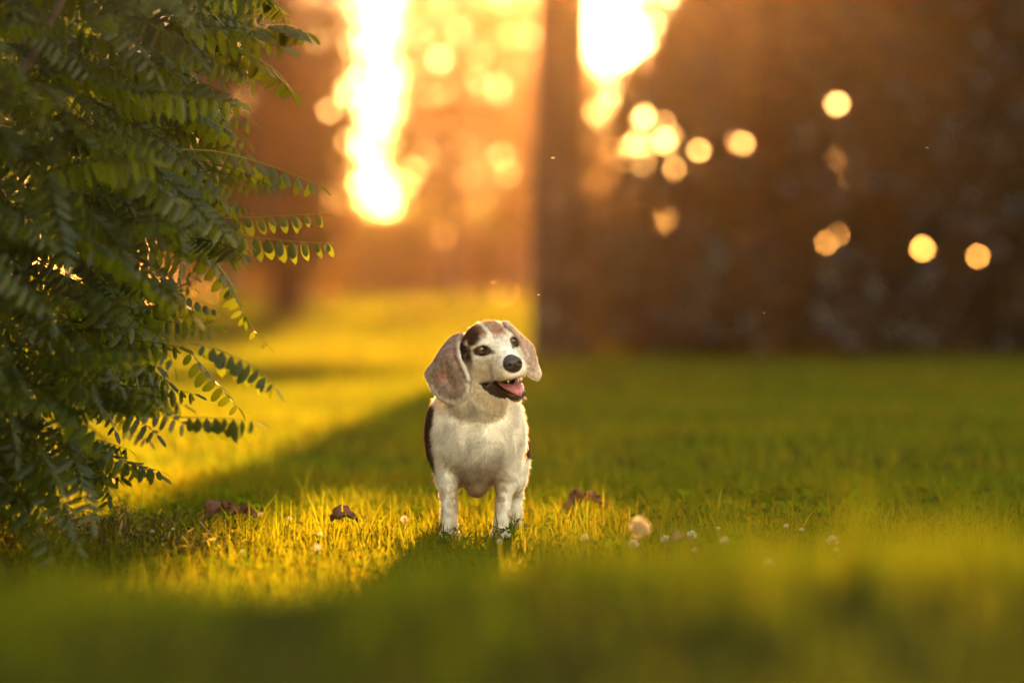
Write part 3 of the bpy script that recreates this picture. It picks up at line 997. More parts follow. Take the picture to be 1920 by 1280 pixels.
# --- fur: short strands all over, longer on the chest, following the lie of the coat
def make_fur(n, seed):
    rng = np.random.default_rng(seed)
    tri = np.concatenate([DF[:, [0, 1, 2]], DF[:, [0, 2, 3]]])
    a, b, c = DV[tri[:, 0]], DV[tri[:, 1]], DV[tri[:, 2]]
    ar = np.linalg.norm(np.cross(b - a, c - a), axis=1) * .5
    cen = (a + b + c) / 3
    wgt = ar * np.where(cen[:, 1] > 110, .35, 1.0) * np.where((cen[:, 1] < 40) & (cen[:, 2] > 235), 1.9, 1.0)
    k = rng.choice(len(tri), n, p=wgt / wgt.sum())
    r1, r2 = np.sqrt(rng.uniform(0, 1, (n, 1))), rng.uniform(0, 1, (n, 1))
    P = (1 - r1) * a[k] + r1 * (1 - r2) * b[k] + r1 * r2 * c[k]
    N = np.cross(b - a, c - a)[k]; N /= np.linalg.norm(N, axis=1)[:, None] + 1e-9
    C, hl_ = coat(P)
    keep = hl_ > 0
    P, N, C, hl_ = P[keep], N[keep], C[keep], hl_[keep]
    n = len(P)
    q = (P - HE) @ HM.T
    is_head = (np.linalg.norm((q - np.array([0, -5, -33])) / np.array([84, 118, 97]), axis=1) < 1.0)
    flow = np.tile(np.array([0, .8, -.6]), (n, 1))                        # back along the body and down
    chest = (P[:, 1] < 30) & ~is_head
    sw = vnoise(P * .035, 8) - .5
    fx = (P[:, 0] + 66) / 90
    flow[chest] = np.stack([fx * .5 + sw * 2.6, np.zeros(n), -np.ones(n) * .9 + np.abs(sw) * .9], 1)[chest]
    low = (P[:, 2] < 110)
    flow[low] = np.array([0, .3, -1])
    hf = -_f * 1.0 + np.sign(q[:, 0])[:, None] * _a * .25 + np.array([0, 0, -.35])
    flow[is_head] = hf[is_head]
    earm = hl_ < .39
    flow[earm & (P[:, 1] < 40)] = np.array([-.15, .1, -1.])
    flow += rng.normal(0, .22, (n, 3))
    T = flow - (flow * N).sum(1)[:, None] * N
    T /= np.linalg.norm(T, axis=1)[:, None] + 1e-9
    L = 8.8 * np.where(P[:, 2] < 112, .55, 1.0) * hl_ * rng.uniform(.6, 1.25, n) * np.where(chest & (P[:, 2] > 110) & (P[:, 2] < 220), 1.25, 1)
    lift = rng.uniform(.12, .5, n)
    stray = rng.uniform(0, 1, n) < .03
    lift[stray] = rng.uniform(.6, 1.1, stray.sum()); L[stray] *= 1.35
    d0 = T * np.cos(lift)[:, None] + N * np.sin(lift)[:, None]
    d1 = T * np.cos(lift * .3)[:, None] + N * np.sin(lift * .3)[:, None]
    p0 = P - N * .6
    p1 = p0 + d0 * (L * .5)[:, None]
    p2 = p1 + (d0 * .4 + d1 * .6) * (L * .5)[:, None]
    pts = np.stack([p0, p1, p2], 1).reshape(-1, 3) * DU
    cv = bpy.data.hair_curves.new('fur')
    cv.add_curves([3] * n)
    cv.attributes['position'].data.foreach_set('vector', pts.astype(np.float32).ravel())
    ra = cv.attributes.get('radius') or cv.attributes.new('radius', 'FLOAT', 'POINT')
    rr = np.tile(np.array([.33, .27, .06]), n) * DU * np.repeat(rng.uniform(.75, 1.2, n), 3)
    ra.data.foreach_set('value', rr.astype(np.float32))
    at = cv.attributes.new('coat', 'FLOAT_COLOR', 'CURVE')
    c4 = np.ones((n, 4), np.float32)
    c4[:, :3] = C * (rng.uniform(.70, 1.14, (n, 1)) * np.where(is_head, 1.0, .78 + .46 * vnoise(P * np.array([.10, .05, .045]) + vnoise(P * .03, 5)[:, None] * 3, 6))[:, None])
    at.data.foreach_set('color', c4.ravel())
    cv.materials.append(M_fur)
    return cv


fur = bpy.data.objects.new('fur', make_fur(230000, 77))
COL.objects.link(fur)
fur.parent = dog
tag(fur, kind='stuff')


# --- small implicit parts (nose, tongue)
def small_sdf(name, fn, centre, rad, vox, mat, parent, color=None):
    global FIELD
    lo = centre - rad
    n = int(2 * rad / vox)
    ax = [lo[k] + vox * np.arange(n) for k in range(3)]
    P = np.stack(np.meshgrid(*ax, indexing='ij'), -1)
    V, F = surface_nets(fn(P).astype(np.float32))
    return link(name, build_mesh(name, (lo + V * vox) * DU, F, mat, True), parent)


def hell(P, c, r):
    q = ((P - HE) @ HM.T - np.array(c)) / np.array(r)
    k0 = np.linalg.norm(q, axis=-1); k1 = np.linalg.norm(q / np.array(r), axis=-1) + 1e-6
    return k0 * (k0 - 1) / k1


def nose_fn(P):
    d = hell(P, (0, 76, -29), (17.5, 11, 12.5))
    d = smin(d, hell(P, (-9, 79, -32), (9, 8, 9)), 4); d = smin(d, hell(P, (9, 79, -32), (9, 8, 9)), 4)
    d = smin(d, hell(P, (0, 78, -38), (5, 7, 7)), 3)
    for s in (-1, 1):
        d = -smin(-d, hell(P, (s * 9.5, 87, -32), (4.0, 5.5, 3.6)), 2)
        d = -smin(-d, hell(P, (s * 14.5, 84, -34), (4.5, 4.5, 1.8)), 2)
    return -smin(-d, hell(P, (0, 89, -39), (1.0, 6, 8)), 1.5)


small_sdf('nose', nose_fn, H(0, 77, -31), 26, 1.0, M_nose, dog)


def tongue_fn(P):
    q = (P - HE) @ HM.T
    s, f, u = q[..., 0], q[..., 1], q[..., 2]
    mid = -72 - .16 * (f - 20) - .010 * np.clip(f - 56, 0, 40) ** 2 + .004 * s * s - 1.8 * np.exp(-(s / 3.0) ** 2)
    w = 17 * np.clip(1 - ((f - 30) / 48.) ** 4, 0, 1) ** .5
    e = np.sqrt((s / np.maximum(w, .5)) ** 2 + ((u - mid) / 6.0) ** 2)
    return (e - 1) * 5.0


tongue = small_sdf('tongue', tongue_fn, H(0, 40, -78), 52, 1.3, M_tongue, dog)


# --- teeth (upper canine that shows by the tongue)
def tooth(c, r, L, tip):
    p0 = H(*c); p1 = H(c[0], c[1] + tip, c[2] - L)
    v, f = tube(np.array([p0, p0 * .45 + p1 * .55, p1]) * DU, np.array([r, r * .75, r * .15]) * DU, 8)
    link('tooth', build_mesh('tooth', v, f, M_tooth, True), dog)
tooth((12, 60, -57), 3.0, 11, 2)
tooth((-12, 60, -57), 3.0, 8, 2)


# --- eyes: dark brown iris, black pupil, wet cornea
def eye_material():
    m, n, l = new_mat('wet_brown_eye')
    out = n.new('ShaderNodeOutputMaterial'); b = n.new('ShaderNodeBsdfPrincipled')
    at = n.new('ShaderNodeAttribute'); at.attribute_name = 'coat'
    l.new(at.outputs['Color'], b.inputs['Base Color'])
    b.inputs['Roughness'].default_value = .04
    b.inputs['Specular IOR Level'].default_value = .6
    b.inputs['Coat Weight'].default_value = .6; b.inputs['Coat Roughness'].default_value = .02
    l.new(b.outputs[0], out.inputs[0])
    return m


M_eye = eye_material()
def eyeball(s, gaze):
    c = H(s * 31.0, -3.6, -.6)
    nu, nv, r = 40, 26, 12.0
    V, Cc = [], []
    g_ = gaze / np.linalg.norm(gaze)
    t1 = np.cross(g_, [0, 0, 1.]); t1 /= np.linalg.norm(t1); t2 = np.cross(t1, g_)
    for i in range(nv + 1):
        th = math.pi * i / nv
        for k in range(nu):
            ph = 2 * math.pi * k / nu
            bulge = r + 1.0 * math.exp(-(th / .5) ** 2)
            V.append((c + bulge * (math.cos(th) * g_ + math.sin(th) * (math.cos(ph) * t1 + math.sin(ph) * t2))) * DU)
            rr_ = r * math.sin(th) if th < 1.57 else 99
            ir = .5 + .5 * math.sin(ph * 17) * .3
            if rr_ < 4.6: cc = (.004, .003, .003)
            elif rr_ < 9.6: cc = tuple(np.array([.13, .055, .017]) * (1.15 - .35 * (rr_ / 8.6)) * (.8 + .4 * ir))
            elif rr_ < 10.5: cc = (.015, .008, .005)
            else: cc = (.05, .03, .02)
            Cc.append(cc)
    F = [(i * nu + k, i * nu + (k + 1) % nu, (i + 1) * nu + (k + 1) % nu, (i + 1) * nu + k) for i in range(nv) for k in range(nu)]
    link('eye', build_mesh('eye', np.array(V), np.array(F), M_eye, True, np.array(Cc)), dog)
eyeball(-1, np.array([.22, -.93, .30]))
eyeball(1, np.array([.30, -.90, .32]))


# --- whiskers and chin hairs
def whisker_mesh():
    rng = np.random.default_rng(5)
    A = Acc()
    for s in (-1, 1):
        for i in range(7):
            p = H(s * rng.uniform(17, 27), rng.uniform(42, 66), rng.uniform(-52, -38))
            d = _a * s * .8 + _f * rng.uniform(-.2, .5) + _u * rng.uniform(-.5, .1); d /= np.linalg.norm(d)
            L = rng.uniform(18, 34)
            pts = np.array([p, p + d * L * .5, p + d * L + np.array([0, 0, -L * .18])]) * DU
            v, f = tube(pts, np.array([.35, .25, .08]) * DU, 4)
            A.add(v, f)
    for i in range(26):
        p = H(rng.uniform(-12, 18), rng.uniform(40, 70), -100 + rng.uniform(0, 8))
        d = _f * rng.uniform(0, .9) + _a * rng.uniform(0, .7) + np.array([0, 0, -.8]); d /= np.linalg.norm(d)
        L = rng.uniform(6, 15)
        v, f = tube(np.array([p, p + d * L * .5, p + d * L]) * DU, np.array([.4, .3, .08]) * DU, 4)
        A.add(v, f)
    return A.mesh('whiskers', M_whisk)
M_whisk = leaf_mat('whisker', (.6, .5, .38), (.7, .55, .35), .5, .1, .4)
wk = link('whisker', whisker_mesh(), dog)
tag(wk, kind='stuff')
# ------------------------------------------------------------------ the locust (compound leaves) on the left
def leaflet_geo(L, w, fold=.25, n=4):
    """folded oval leaflet along +X from the origin, in the XY plane; 2 strips of quads"""
    t = np.linspace(0, 1, n + 1) if n > 3 else np.array([0, .22, .76, 1.0])
    n = len(t) - 1
    hw = w * .5 * np.sqrt(np.clip(1 - (2 * t - 1) ** 2, 0, 1)) * (1 - .12 * t); hw[0] = hw[-1] = w * .02
    z = -.10 * L * t * t
    mid = np.stack([t * L, t * 0, z], 1)
    lf = np.stack([t * L, hw, z + hw * fold], 1); rt = np.stack([t * L, -hw, z + hw * fold], 1)
    V = np.concatenate([lf, mid, rt]); m = n + 1
    if n == 3:                                     # small leaflet: one folded face each side of the midrib
        return V[[4, 7, 1, 2, 9, 10]], np.array([(0, 2, 3, 1), (0, 1, 5, 4)])
    F = [(i, i + 1, m + i + 1, m + i) for i in range(n)] + [(m + i, m + i + 1, 2 * m + i + 1, 2 * m + i) for i in range(n)]
    return V, np.array(F)


def frame_rot(x, up):
    x = np.array(x, float); x /= np.linalg.norm(x)
    up = np.array(up, float); y = np.cross(up, x); y /= np.linalg.norm(y) + 1e-9
    z = np.cross(x, y)
    return np.stack([x, y, z], 1)


def frond_layout(rach, pairs, L, rng, hang=.9, up=(0, 0, 1)):
    """positions and orientations of leaflets along a rachis polyline (N,3)"""
    seg = np.linalg.norm(np.diff(rach, axis=0), axis=1); s = np.concatenate([[0], np.cumsum(seg)]); tot = s[-1]
    out = []
    for i in range(pairs):
        t = (.16 + .80 * i / max(1, pairs - 1)) * tot
        p = np.array([np.interp(t, s, rach[:, k]) for k in range(3)])
        d = np.array([np.interp(min(t + .02 * tot, tot), s, rach[:, k]) for k in range(3)]) - np.array([np.interp(t - .02 * tot, s, rach[:, k]) for k in range(3)])
        d /= np.linalg.norm(d)
        side = np.cross(d, up); side /= np.linalg.norm(side) + 1e-9
        down = np.cross(side, d) * -1
        if down[2] > 0: down = -down
        sc = L * (.62 + .55 * math.sin(math.pi * (.15 + .78 * i / max(1, pairs - 1)))) * rng.uniform(.86, 1.12)
        for sg in (-1, 1):
            h = hang * rng.uniform(.75, 1.15)
            dirv = sg * side * math.cos(h) + down * math.sin(h) + d * rng.uniform(.12, .42)
            M = frame_rot(dirv, np.cross(dirv, d) * sg * -1 + rng.normal(0, .15, 3))
            out.append((p, M, sc))
    d = rach[-1] - rach[-2]; d /= np.linalg.norm(d)
    out.append((rach[-1], frame_rot(d + np.array([0, 0, -.2]), (0, 0, 1)), L * .8))
    return out


LFV, LFF = leaflet_geo(1.0, .38, .22, 2)
def frond_mesh(seed, pairs, hang, curve):
    rng = np.random.default_rng(seed)
    t = np.linspace(0, 1, 9)
    rach = np.stack([t, .05 * np.sin(t * 3 + seed), -curve * t ** 2], 1)
    A = Acc()
    v, f = tube(rach, .008 * (1 - .6 * t), 4)
    A.add(v, f, (.9, .9, .7))
    for p, M, sc in frond_layout(rach, pairs, .175, rng, hang):
        A.add((LFV * sc) @ M.T + p, LFF, np.ones(3) * rng.uniform(.75, 1.3))
    return A


FR = [frond_mesh(s, pr, hg, cv) for s, pr, hg, cv in ((1, 11, .9, .15), (2, 12, .6, .25), (3, 10, 1.1, .1), (4, 11, .75, .35), (5, 10, 1.2, .2), (6, 12, .95, .12))]
FRM = [a.mesh('leaf', M_leafv) for a in FR]


def px_at(x, y, d):
    return np.array([(x - 960) / FPX * d, d + CAM_Y, CAM_Z - (y - HOR) / FPX * d])


TX, TY = -1.75, .55
locust = empty('locust_tree', (TX, TY, float(ground_z(TX, TY))))
tag(locust, 'bushy locust tree on the left with drooping feathery compound leaves reaching the grass', 'tree')
base = np.array([TX, TY, float(ground_z(TX, TY))])
brng = np.random.default_rng(31)
v, f = tube(np.array([[0, 0, -.05], [.02, 0, .5], [-.03, .03, 1.2], [.02, .05, 2.2], [.05, .02, 3.4]]), [.085, .07, .06, .045, .02], 10)
link('trunk', build_mesh('trunk', v, f, M_bark, True), locust)
BR = []
for i in range(30):
    h0 = .25 + 2.6 * (i / 30) + brng.uniform(-.05, .05)
    ang = brng.uniform(-2.3, 1.3)
    ln = brng.uniform(.75, 1.35)
    if math.cos(ang) > .2: ln = min(ln, .78 / math.cos(ang))
    if math.cos(ang) > .2 and h0 < 1.0: ln *= .8
    end = np.array([math.cos(ang) * ln, math.sin(ang) * ln, h0 + brng.uniform(-.25, .25)])
    v, f = limb((0.01, .02, h0), end, .022, .005, brng, 8, .08, .16)
    link('branch', build_mesh('branch', v, f, M_twig, True), locust)
    BR.append(end)
# the branch that crosses the upper left corner
pa = [px_at(150, -60, 6.9) - base, px_at(95, 40, 6.85) - base, px_at(60, 110, 6.8) - base, px_at(10, 180, 6.8) - base, px_at(-120, 330, 6.9) - base]
v, f = tube(np.array(pa), [.006, .008, .010, .012, .016], 7)
link('branch', build_mesh('branch', v, f, M_twig, True), locust)

EY = np.array([-400, -60, 0, 100, 200, 300, 400, 470, 540, 600, 700, 780, 850, 900, 960, 1010, 1060])
EX = np.array([590, 540, 500, 480, 455, 490, 490, 450, 350, 320, 370, 340, 250, 200, 150, 90, 60])


def place_frond(o_or_acc, p, d, roll, length, k, rng, as_obj):
    M = frame_rot(d, (rng.normal(0, .25), rng.normal(0, .25), 1.0))
    ca, sa = math.cos(roll), math.sin(roll)
    M = M @ np.array([[1, 0, 0], [0, ca, -sa], [0, sa, ca]])
    if as_obj:
        o = bpy.data.objects.new('leaf', FRM[k])
        COL.objects.link(o); o.parent = locust
        mw = Matrix([[*(M[i] * length), p[i]] for i in range(3)] + [[0, 0, 0, 1]])
        o.matrix_local = mw
    else:
        Vv = np.concatenate(FR[k].v)
        o_or_acc.add((Vv * length) @ M.T + p, [np.concatenate(g_) for g_ in FR[k].f.values()], np.concatenate(FR[k].c))


spots = []
tries = 0
while len(spots) < 5800 and tries < 300000:
    tries += 1
    d = brng.uniform(5.7, 9.2)
    y = brng.uniform(-420, 1040)
    z = CAM_Z - (y - HOR) / FPX * d
    xe = np.interp(y, EY, EX)
    x_edge = (xe - 960) / FPX * 7.6
    # rounded outline in plan: the edge recedes towards and away from the camera
    dd = (d - 7.45) / 1.78
    if abs(dd) > 1: continue
    x_lim = TX + (x_edge - TX) * math.sqrt(1 - dd * dd * .92)
    x = brng.uniform(-2.75, x_lim - .10)
    yy = d + CAM_Y
    if z < float(ground_z(x, yy)) + .10: continue
    r = (x - TX) / max(.1, x_lim - TX)
    if x > TX and brng.uniform() > .55 + .45 * max(r, abs(dd)): continue
    out = np.array([x - TX, (yy - TY) * .8, 0]); out /= np.linalg.norm(out) + 1e-6
    dirv = out + np.array([brng.normal(0, .4), brng.normal(0, .4), brng.uniform(-.75, .25)])
    if x > TX: dirv[0] = abs(dirv[0]) * .9 + .15
    ln = brng.uniform(.17, .27)
    dirv /= np.linalg.norm(dirv)
    tip = np.array([x, yy, z]) + dirv * ln
    if tip[2] < float(ground_z(tip[0], tip[1])) + .02: continue
    tpx = 960 + tip[0] / (tip[1] - CAM_Y) * FPX; tpy = HOR + (CAM_Z - tip[2]) / (tip[1] - CAM_Y) * FPX
    if tpx > np.interp(tpy, EY, EX) + 25: continue
    vis = (tpx > -60) and (-80 < tpy < 1080)
    spots.append((d - (0 if vis else 10) * -1, np.array([x, yy, z]) - base, dirv, brng.uniform(-.7, .7), ln, int(brng.integers(0, 6))))
spots.sort(key=lambda s: s[0])
FA = Acc()
for i, (dk, p, dv, ro, ln, k) in enumerate(spots):
    place_frond(FA, p, dv, ro, ln, k, brng, i < 285)
fo = link('foliage', FA.mesh('foliage', M_leafv), locust)
tag(fo, kind='stuff')

# fronds that stand out against the light: stalk and leaflets one by one
EDGE = [  # (rachis px points, camera distance base->tip, pairs, leaflet length, hang)
    ([(440, 70), (468, 56), (520, 44), (556, 50), (577, 62)], 7.42, 7.5, 9, .050, .95),
    ([(478, -30), (500, -5), (520, 6), (534, 30)], 7.5, 7.55, 9, .034, .8),
    ([(415, 62), (445, 90), (491, 113), (528, 140), (550, 172)], 7.38, 7.5, 9, .046, .9),
    ([(395, 20), (430, 60), (452, 96), (470, 150)], 7.45, 7.5, 8, .042, .8),
    ([(335, 281), (390, 281), (447, 292), (530, 318), (594, 346)], 7.4, 7.5, 9, .048, 1.05),
    ([(330, 404), (400, 410), (460, 408), (540, 404), (606, 401)], 7.6, 7.58, 11, .036, 1.2),
    ([(345, 424), (400, 432), (480, 446), (560, 454), (625, 456)], 7.45, 7.4, 11, .042, 1.2),
    ([(330, 425), (370, 452), (410, 498), (442, 545), (456, 590)], 7.55, 7.6, 8, .042, .9),
    ([(405, 490), (440, 540), (456, 590), (478, 622), (503, 648)], 7.6, 7.62, 6, .026, .5),
    ([(250, 520), (310, 535), (360, 560), (408, 582)], 7.6, 7.6, 9, .036, .85),
    ([(340, 645), (375, 680), (402, 712), (428, 738), (448, 764)], 7.55, 7.6, 7, .038, .7),
    ([(352, 640), (400, 650), (450, 672), (495, 700), (515, 724)], 7.0, 6.95, 9, .044, 1.0),
    ([(330, 782), (380, 783), (430, 785), (476, 790)], 6.9, 6.85, 8, .044, 1.2),
    ([(180, 868), (220, 866), (262, 872), (302, 884)], 7.6, 7.6, 7, .034, .7),
    ([(120, 820), (165, 862), (192, 905), (205, 945)], 7.6, 7.65, 7, .036, .7),
    ([(300, 170), (350, 195), (400, 230), (445, 250)], 7.4, 7.45, 8, .044, .9),
    ([(400, 205), (425, 225), (438, 260), (442, 300)], 7.6, 7.6, 6, .034, .7),
    ([(300, 325), (360, 338), (410, 360), (432, 392)], 7.5, 7.55, 8, .042, 1.0),
]
LME = []
for k in range(4):
    vv, ff = leaflet_geo(1.0, (.40, .45, .38, .48)[k], (.2, .3, .12, .25)[k], 5)
    LME.append(build_mesh('leaflet', vv, ff, M_leaf))
erng = np.random.default_rng(8)
for pts, d0, d1, pairs, L, hang in EDGE:
    n = len(pts)
    R_ = np.array([px_at(x, y, d0 + (d1 - d0) * i / (n - 1)) for i, (x, y) in enumerate(pts)]) - base
    # smooth the polyline
    q = smooth_poly(pts, 1)
    tt = np.linspace(0, n - 1, 14)
    rach = np.stack([np.interp(tt, np.arange(n), R_[:, k]) for k in range(3)], 1)
    for _ in range(2): rach[1:-1] = .25 * rach[:-2] + .5 * rach[1:-1] + .25 * rach[2:]
    o = bpy.data.objects.new('leaf', None)
    v, f = tube(rach - rach[0], np.linspace(.0016, .0006, len(rach)), 5)
    lf_o = link('leaf', build_mesh('leaf', v, f, M_rachis, True), locust, Vector(rach[0]))
    bpy.data.objects.remove(o)
    for p, M, sc in frond_layout(rach, pairs, L, erng, hang, (.1, .25, 1)):
        q_ = bpy.data.objects.new('leaflet', LME[int(erng.integers(0, 4))])
        COL.objects.link(q_); q_.parent = lf_o
        p = p - rach[0]
        q_.matrix_local = Matrix([[*(M[i] * sc), p[i]] for i in range(3)] + [[0, 0, 0, 1]])

# ------------------------------------------------------------------ small things in the grass
M_petal = leaf_mat('clover_petal', (.55, .48, .38), (.5, .42, .3), .45, .03, .5)
M_stem = leaf_mat('flower_stem', (.05, .07, .012), (.16, .17, .012), .4, .03, .5)
M_dead = rough_mat('dead_leaf', (.10, .042, .022), (.27, .115, .065), 40, .85, .4)
M_fluff = leaf_mat('seed_fluff', (.42, .33, .23), (.46, .36, .24), .5, .0, .5)


def flower(name, label, cat, px, py, d, diam, group=None, kind='clover'):
    c = px_at(px, py, d)
    gz = float(ground_z(c[0], c[1]))
    hgt = max(c[2] - gz, .012)
    root = empty(name, (c[0], c[1], gz)); tag(root, label, cat, group)
    rng = np.random.default_rng(int(px * 7 + py))
    lean = rng.normal(0, .008, 2)
    pts = np.array([[-lean[0], -lean[1], -.004], [-lean[0] * .5, -lean[1] * .6, hgt * .5], [0, 0, hgt - diam * .3]])
    v, f = tube(pts, [.0012, .001, .0009], 5)
    link('stem', build_mesh('stem', v, f, M_stem, True), root)
    A = Acc()
    n = 70 if kind == 'clover' else 150
    for i in range(n):
        zz = 1 - 2 * (i + .5) / n; ph = i * 2.39996
        if kind == 'clover' and zz < -.75: continue
        u_ = np.array([math.sqrt(1 - zz * zz) * math.cos(ph), math.sqrt(1 - zz * zz) * math.sin(ph), zz]) + rng.normal(0, .12, 3)
        u_ /= np.linalg.norm(u_)
        dv = u_ * .8 + np.array([0, 0, .45]) if kind == 'clover' else u_
        M = frame_rot(dv, rng.normal(size=3))
        Lp = diam * (.30 if kind == 'clover' else .42) * rng.uniform(.8, 1.2); w = Lp * (.42 if kind == 'clover' else .22)
        q = np.array([[0, 0, 0], [Lp * .6, w * .5, w * .2], [Lp, 0, 0], [Lp * .6, -w * .5, w * .2]])
        o_ = u_ * diam * (.24 if kind == 'clover' else .10) * np.array([1, 1, .9]) + np.array([0, 0, hgt - diam * .1])
        A.add(q @ M.T + o_, np.array([[0, 1, 2, 3]]))
    link('flower_head', A.mesh('flower_head', M_petal if kind == 'clover' else M_fluff), root)


CL = [
    ('small white clover head standing just before the right front paw of the dog', 937, 1014, 7.15, .013),
    ('white clover head in the bright grass midway between the locust and the dog', 600, 1001, 7.2, .011),
    ('pinkish clover head at the left end of the bright grass, beside a tall blade', 488, 964, 7.8, .013),
    ('white clover head just right of the pinkish one in the bright grass', 543, 972, 7.6, .011),
    ('blurred clover head low in front of the bright grass', 594, 1026, 6.7, .014),
    ('tiny white clover head low at the left end of the bright grass', 453, 1033, 6.8, .007),
    ('lone white clover head in the shade, right of the locust foot', 285, 996, 7.25, .009),
    ('tiny white clover head in the shade, next to the lone white one', 324, 991, 7.3, .007),
    ('pink tinged clover head in the grass left of the dog', 759, 972, 7.5, .017),
    ('pale clover head right beside the blurred yellow tuft right of the dog', 1096, 1007, 7.1, .017),
    ('round cream clover head under the fluffy seed head', 1188, 1018, 7.0, .021),
    ('plump cream clover head right of the fluffy seed head', 1248, 1010, 7.05, .020),
    ('tallest cream clover head of the pair above one another', 1297, 1002, 7.15, .022),
    ('lower clover head directly under the tallest cream one', 1304, 1030, 6.85, .014),
    ('small white clover head on a thin stem, first of the shaded ones', 1347, 990, 7.3, .009),
    ('faint greyish clover head below the first small shaded one', 1358, 1010, 6.6, .016),
    ('small bright white clover head in the shaded right part of the grass', 1474, 985, 7.4, .011),
    ('white clover head close right of the small bright one', 1503, 992, 7.35, .009),
    ('large pale clover head in the shade left of the tall blurred blades', 1561, 1012, 7.1, .024),
    ('clover head under the large pale one in the shade', 1568, 1029, 6.9, .011),
    ('lowest clover head beside the tall blurred blades', 1577, 1040, 6.8, .012),
    ('very blurred pale clover head low on the right', 1440, 1050, 5.9, .017),
]
for lb, px, py, d, dm in CL:
    flower('clover_flower', lb, 'flower', px, py, d, dm, 'white clover flowers in the lawn')
flower('seed_head', 'round fluffy tan seed head, the biggest pale ball right of the dog', 'seed head', 1199, 984, 6.45, .036, None, 'fluff')


def dead_leaf(label, px, py, d, size, seed, group='dead leaves lying in the grass'):
    c = px_at(px, py, d)
    gz = float(ground_z(c[0], c[1]))
    rng = np.random.default_rng(seed)
    n, m = 9, 7
    u_, v_ = np.meshgrid(np.linspace(-1, 1, n), np.linspace(-1, 1, m), indexing='ij')
    w = (1 - np.abs(u_) ** 2.2) * .62 + .02
    X = u_ * size * .5; Y = v_ * w * size * .5
    Z = size * (.28 * (1 - u_ ** 2) + .22 * v_ ** 2 + .10 * np.sin(u_ * 4 + seed) * v_ + .05 * rng.normal(size=u_.shape))
    V = np.stack([X, Y, Z], -1).reshape(-1, 3)
    V2 = V - np.array([0, 0, size * .012])
    i = np.arange(n * m).reshape(n, m)
    F = np.stack([i[:-1, :-1], i[1:, :-1], i[1:, 1:], i[:-1, 1:]], -1).reshape(-1, 4)
    F = np.concatenate([F, F[:, ::-1] + n * m])
    rim_ = [i[k, 0] for k in range(n)] + [i[n - 1, k] for k in range(1, m)] + [i[k, m - 1] for k in range(n - 2, -1, -1)] + [i[0, k] for k in range(m - 2, 0, -1)]
    rim_ = np.array(rim_); nx = np.roll(rim_, -1)
    F = np.concatenate([F, np.stack([nx, rim_, rim_ + n * m, nx + n * m], 1)])
    root = empty('dead_leaf', (c[0], c[1], gz + max(.010, c[2] - gz - size * .1)))
    root.rotation_euler = (rng.normal(0, .25), rng.normal(0, .2), rng.uniform(-.5, .5))
    tag(root, label, 'leaf', group)
    link('blade', build_mesh('blade', np.concatenate([V, V2]), F, M_dead, True), root)
    v, f = tube(np.array([[size * .48, 0, size * .02], [size * .62, size * .03, size * .06], [size * .75, size * .02, size * .02]]), [size * .014, size * .012, size * .01], 5)
    link('leaf_stalk', build_mesh('leaf_stalk', v, f, M_dead, True), root)


dead_leaf('curled brown dead leaf behind the bright grass, near the locust', 415, 966, 8.15, .078, 3)
dead_leaf('second brown dead leaf, touching the curled one on its right', 455, 970, 8.1, .062, 5)
dead_leaf('small dark brown dead leaf in the sunlit grass, left of the dog', 645, 972, 7.6, .056, 9)
dead_leaf('big dark brown curled leaf behind the yellow tuft right of the dog', 1095, 974, 8.4, .088, 12)
dead_leaf('faint brown leaf low between the clover heads', 1275, 1018, 6.5, .045, 15)

# dry stems lying and standing in the grass under the locust
def dry_stem(label, pts, d, r):
    P = np.array([px_at(x, y, d) for x, y in pts])
    v, f = tube(P - P[0], np.linspace(r, r * .6, len(P)), 5)
    o = link('dry_stem', build_mesh('dry_stem', v, f, M_twig2, True), None, Vector(P[0]))
    tag(o, label, 'stem', 'dry stems in the grass')
M_twig2 = rough_mat('dry_straw', (.16, .09, .035), (.30, .18, .08), 60, .8, .2)
dry_stem('bent pale dry stem leaning in the grass below the brown leaves', [(374, 978), (388, 995), (398, 1004), (415, 1022), (420, 1040)], 7.5, .0026)
dry_stem('short dry stem standing left of the bent pale one', [(372, 1006), (376, 1018), (386, 1034)], 7.45, .0020)
dry_stem('dark upright dry stem at the foot of the locust', [(228, 975), (222, 1000), (212, 1030), (205, 1050)], 7.4, .0030)

# tangled dry weeds at the locust foot
WA = Acc()
wr = np.random.default_rng(17)
for i in range(420):
    px = wr.uniform(-150, 420); d = wr.uniform(7.0, 8.1)
    x = (px - 960) / FPX * d; y = d + CAM_Y; z = float(ground_z(x, y))
    L = wr.uniform(.03, .10) * (1.2 if px < 260 else .8)
    a = wr.uniform(0, 6.28); le = wr.uniform(.3, 1.1)
    p0 = np.array([x, y, z - .003]); dx = np.array([math.cos(a), math.sin(a), 0]) * L * le
    p1 = p0 + dx * .35 + np.array([0, 0, L * .6]); p2 = p0 + dx + np.array([0, 0, L * wr.uniform(.25, .75)])
    p3 = p2 + np.array([wr.normal(0, .01), wr.normal(0, .01), -.3 * L])
    v, f = tube(np.array([p0, p1, p2, p3]), [.0014, .0012, .0009, .0004], 3)
    WA.add(v, f, np.array([1.0, .85, .6]) * wr.uniform(.5, 1.7))
    for k in range(3):
        t = wr.uniform(.3, 1); pp = p1 * (1 - t) + p2 * t
        M = frame_rot(wr.normal(size=3) + np.array([0, 0, .3]), wr.normal(size=3))
        sc = wr.uniform(.008, .018)
        WA.add((LFV * np.array([1, .8, 1]) * sc) @ M.T + pp, LFF, np.array([1.1, 1, .6]) * wr.uniform(.5, 1.6))
M_weed = leaf_mat('weed', (.06, .06, .012), (.30, .25, .02), .45, .02, .5, attr=True)
wd = link('weeds', WA.mesh('weeds', M_weed))
tag(wd, kind='stuff')

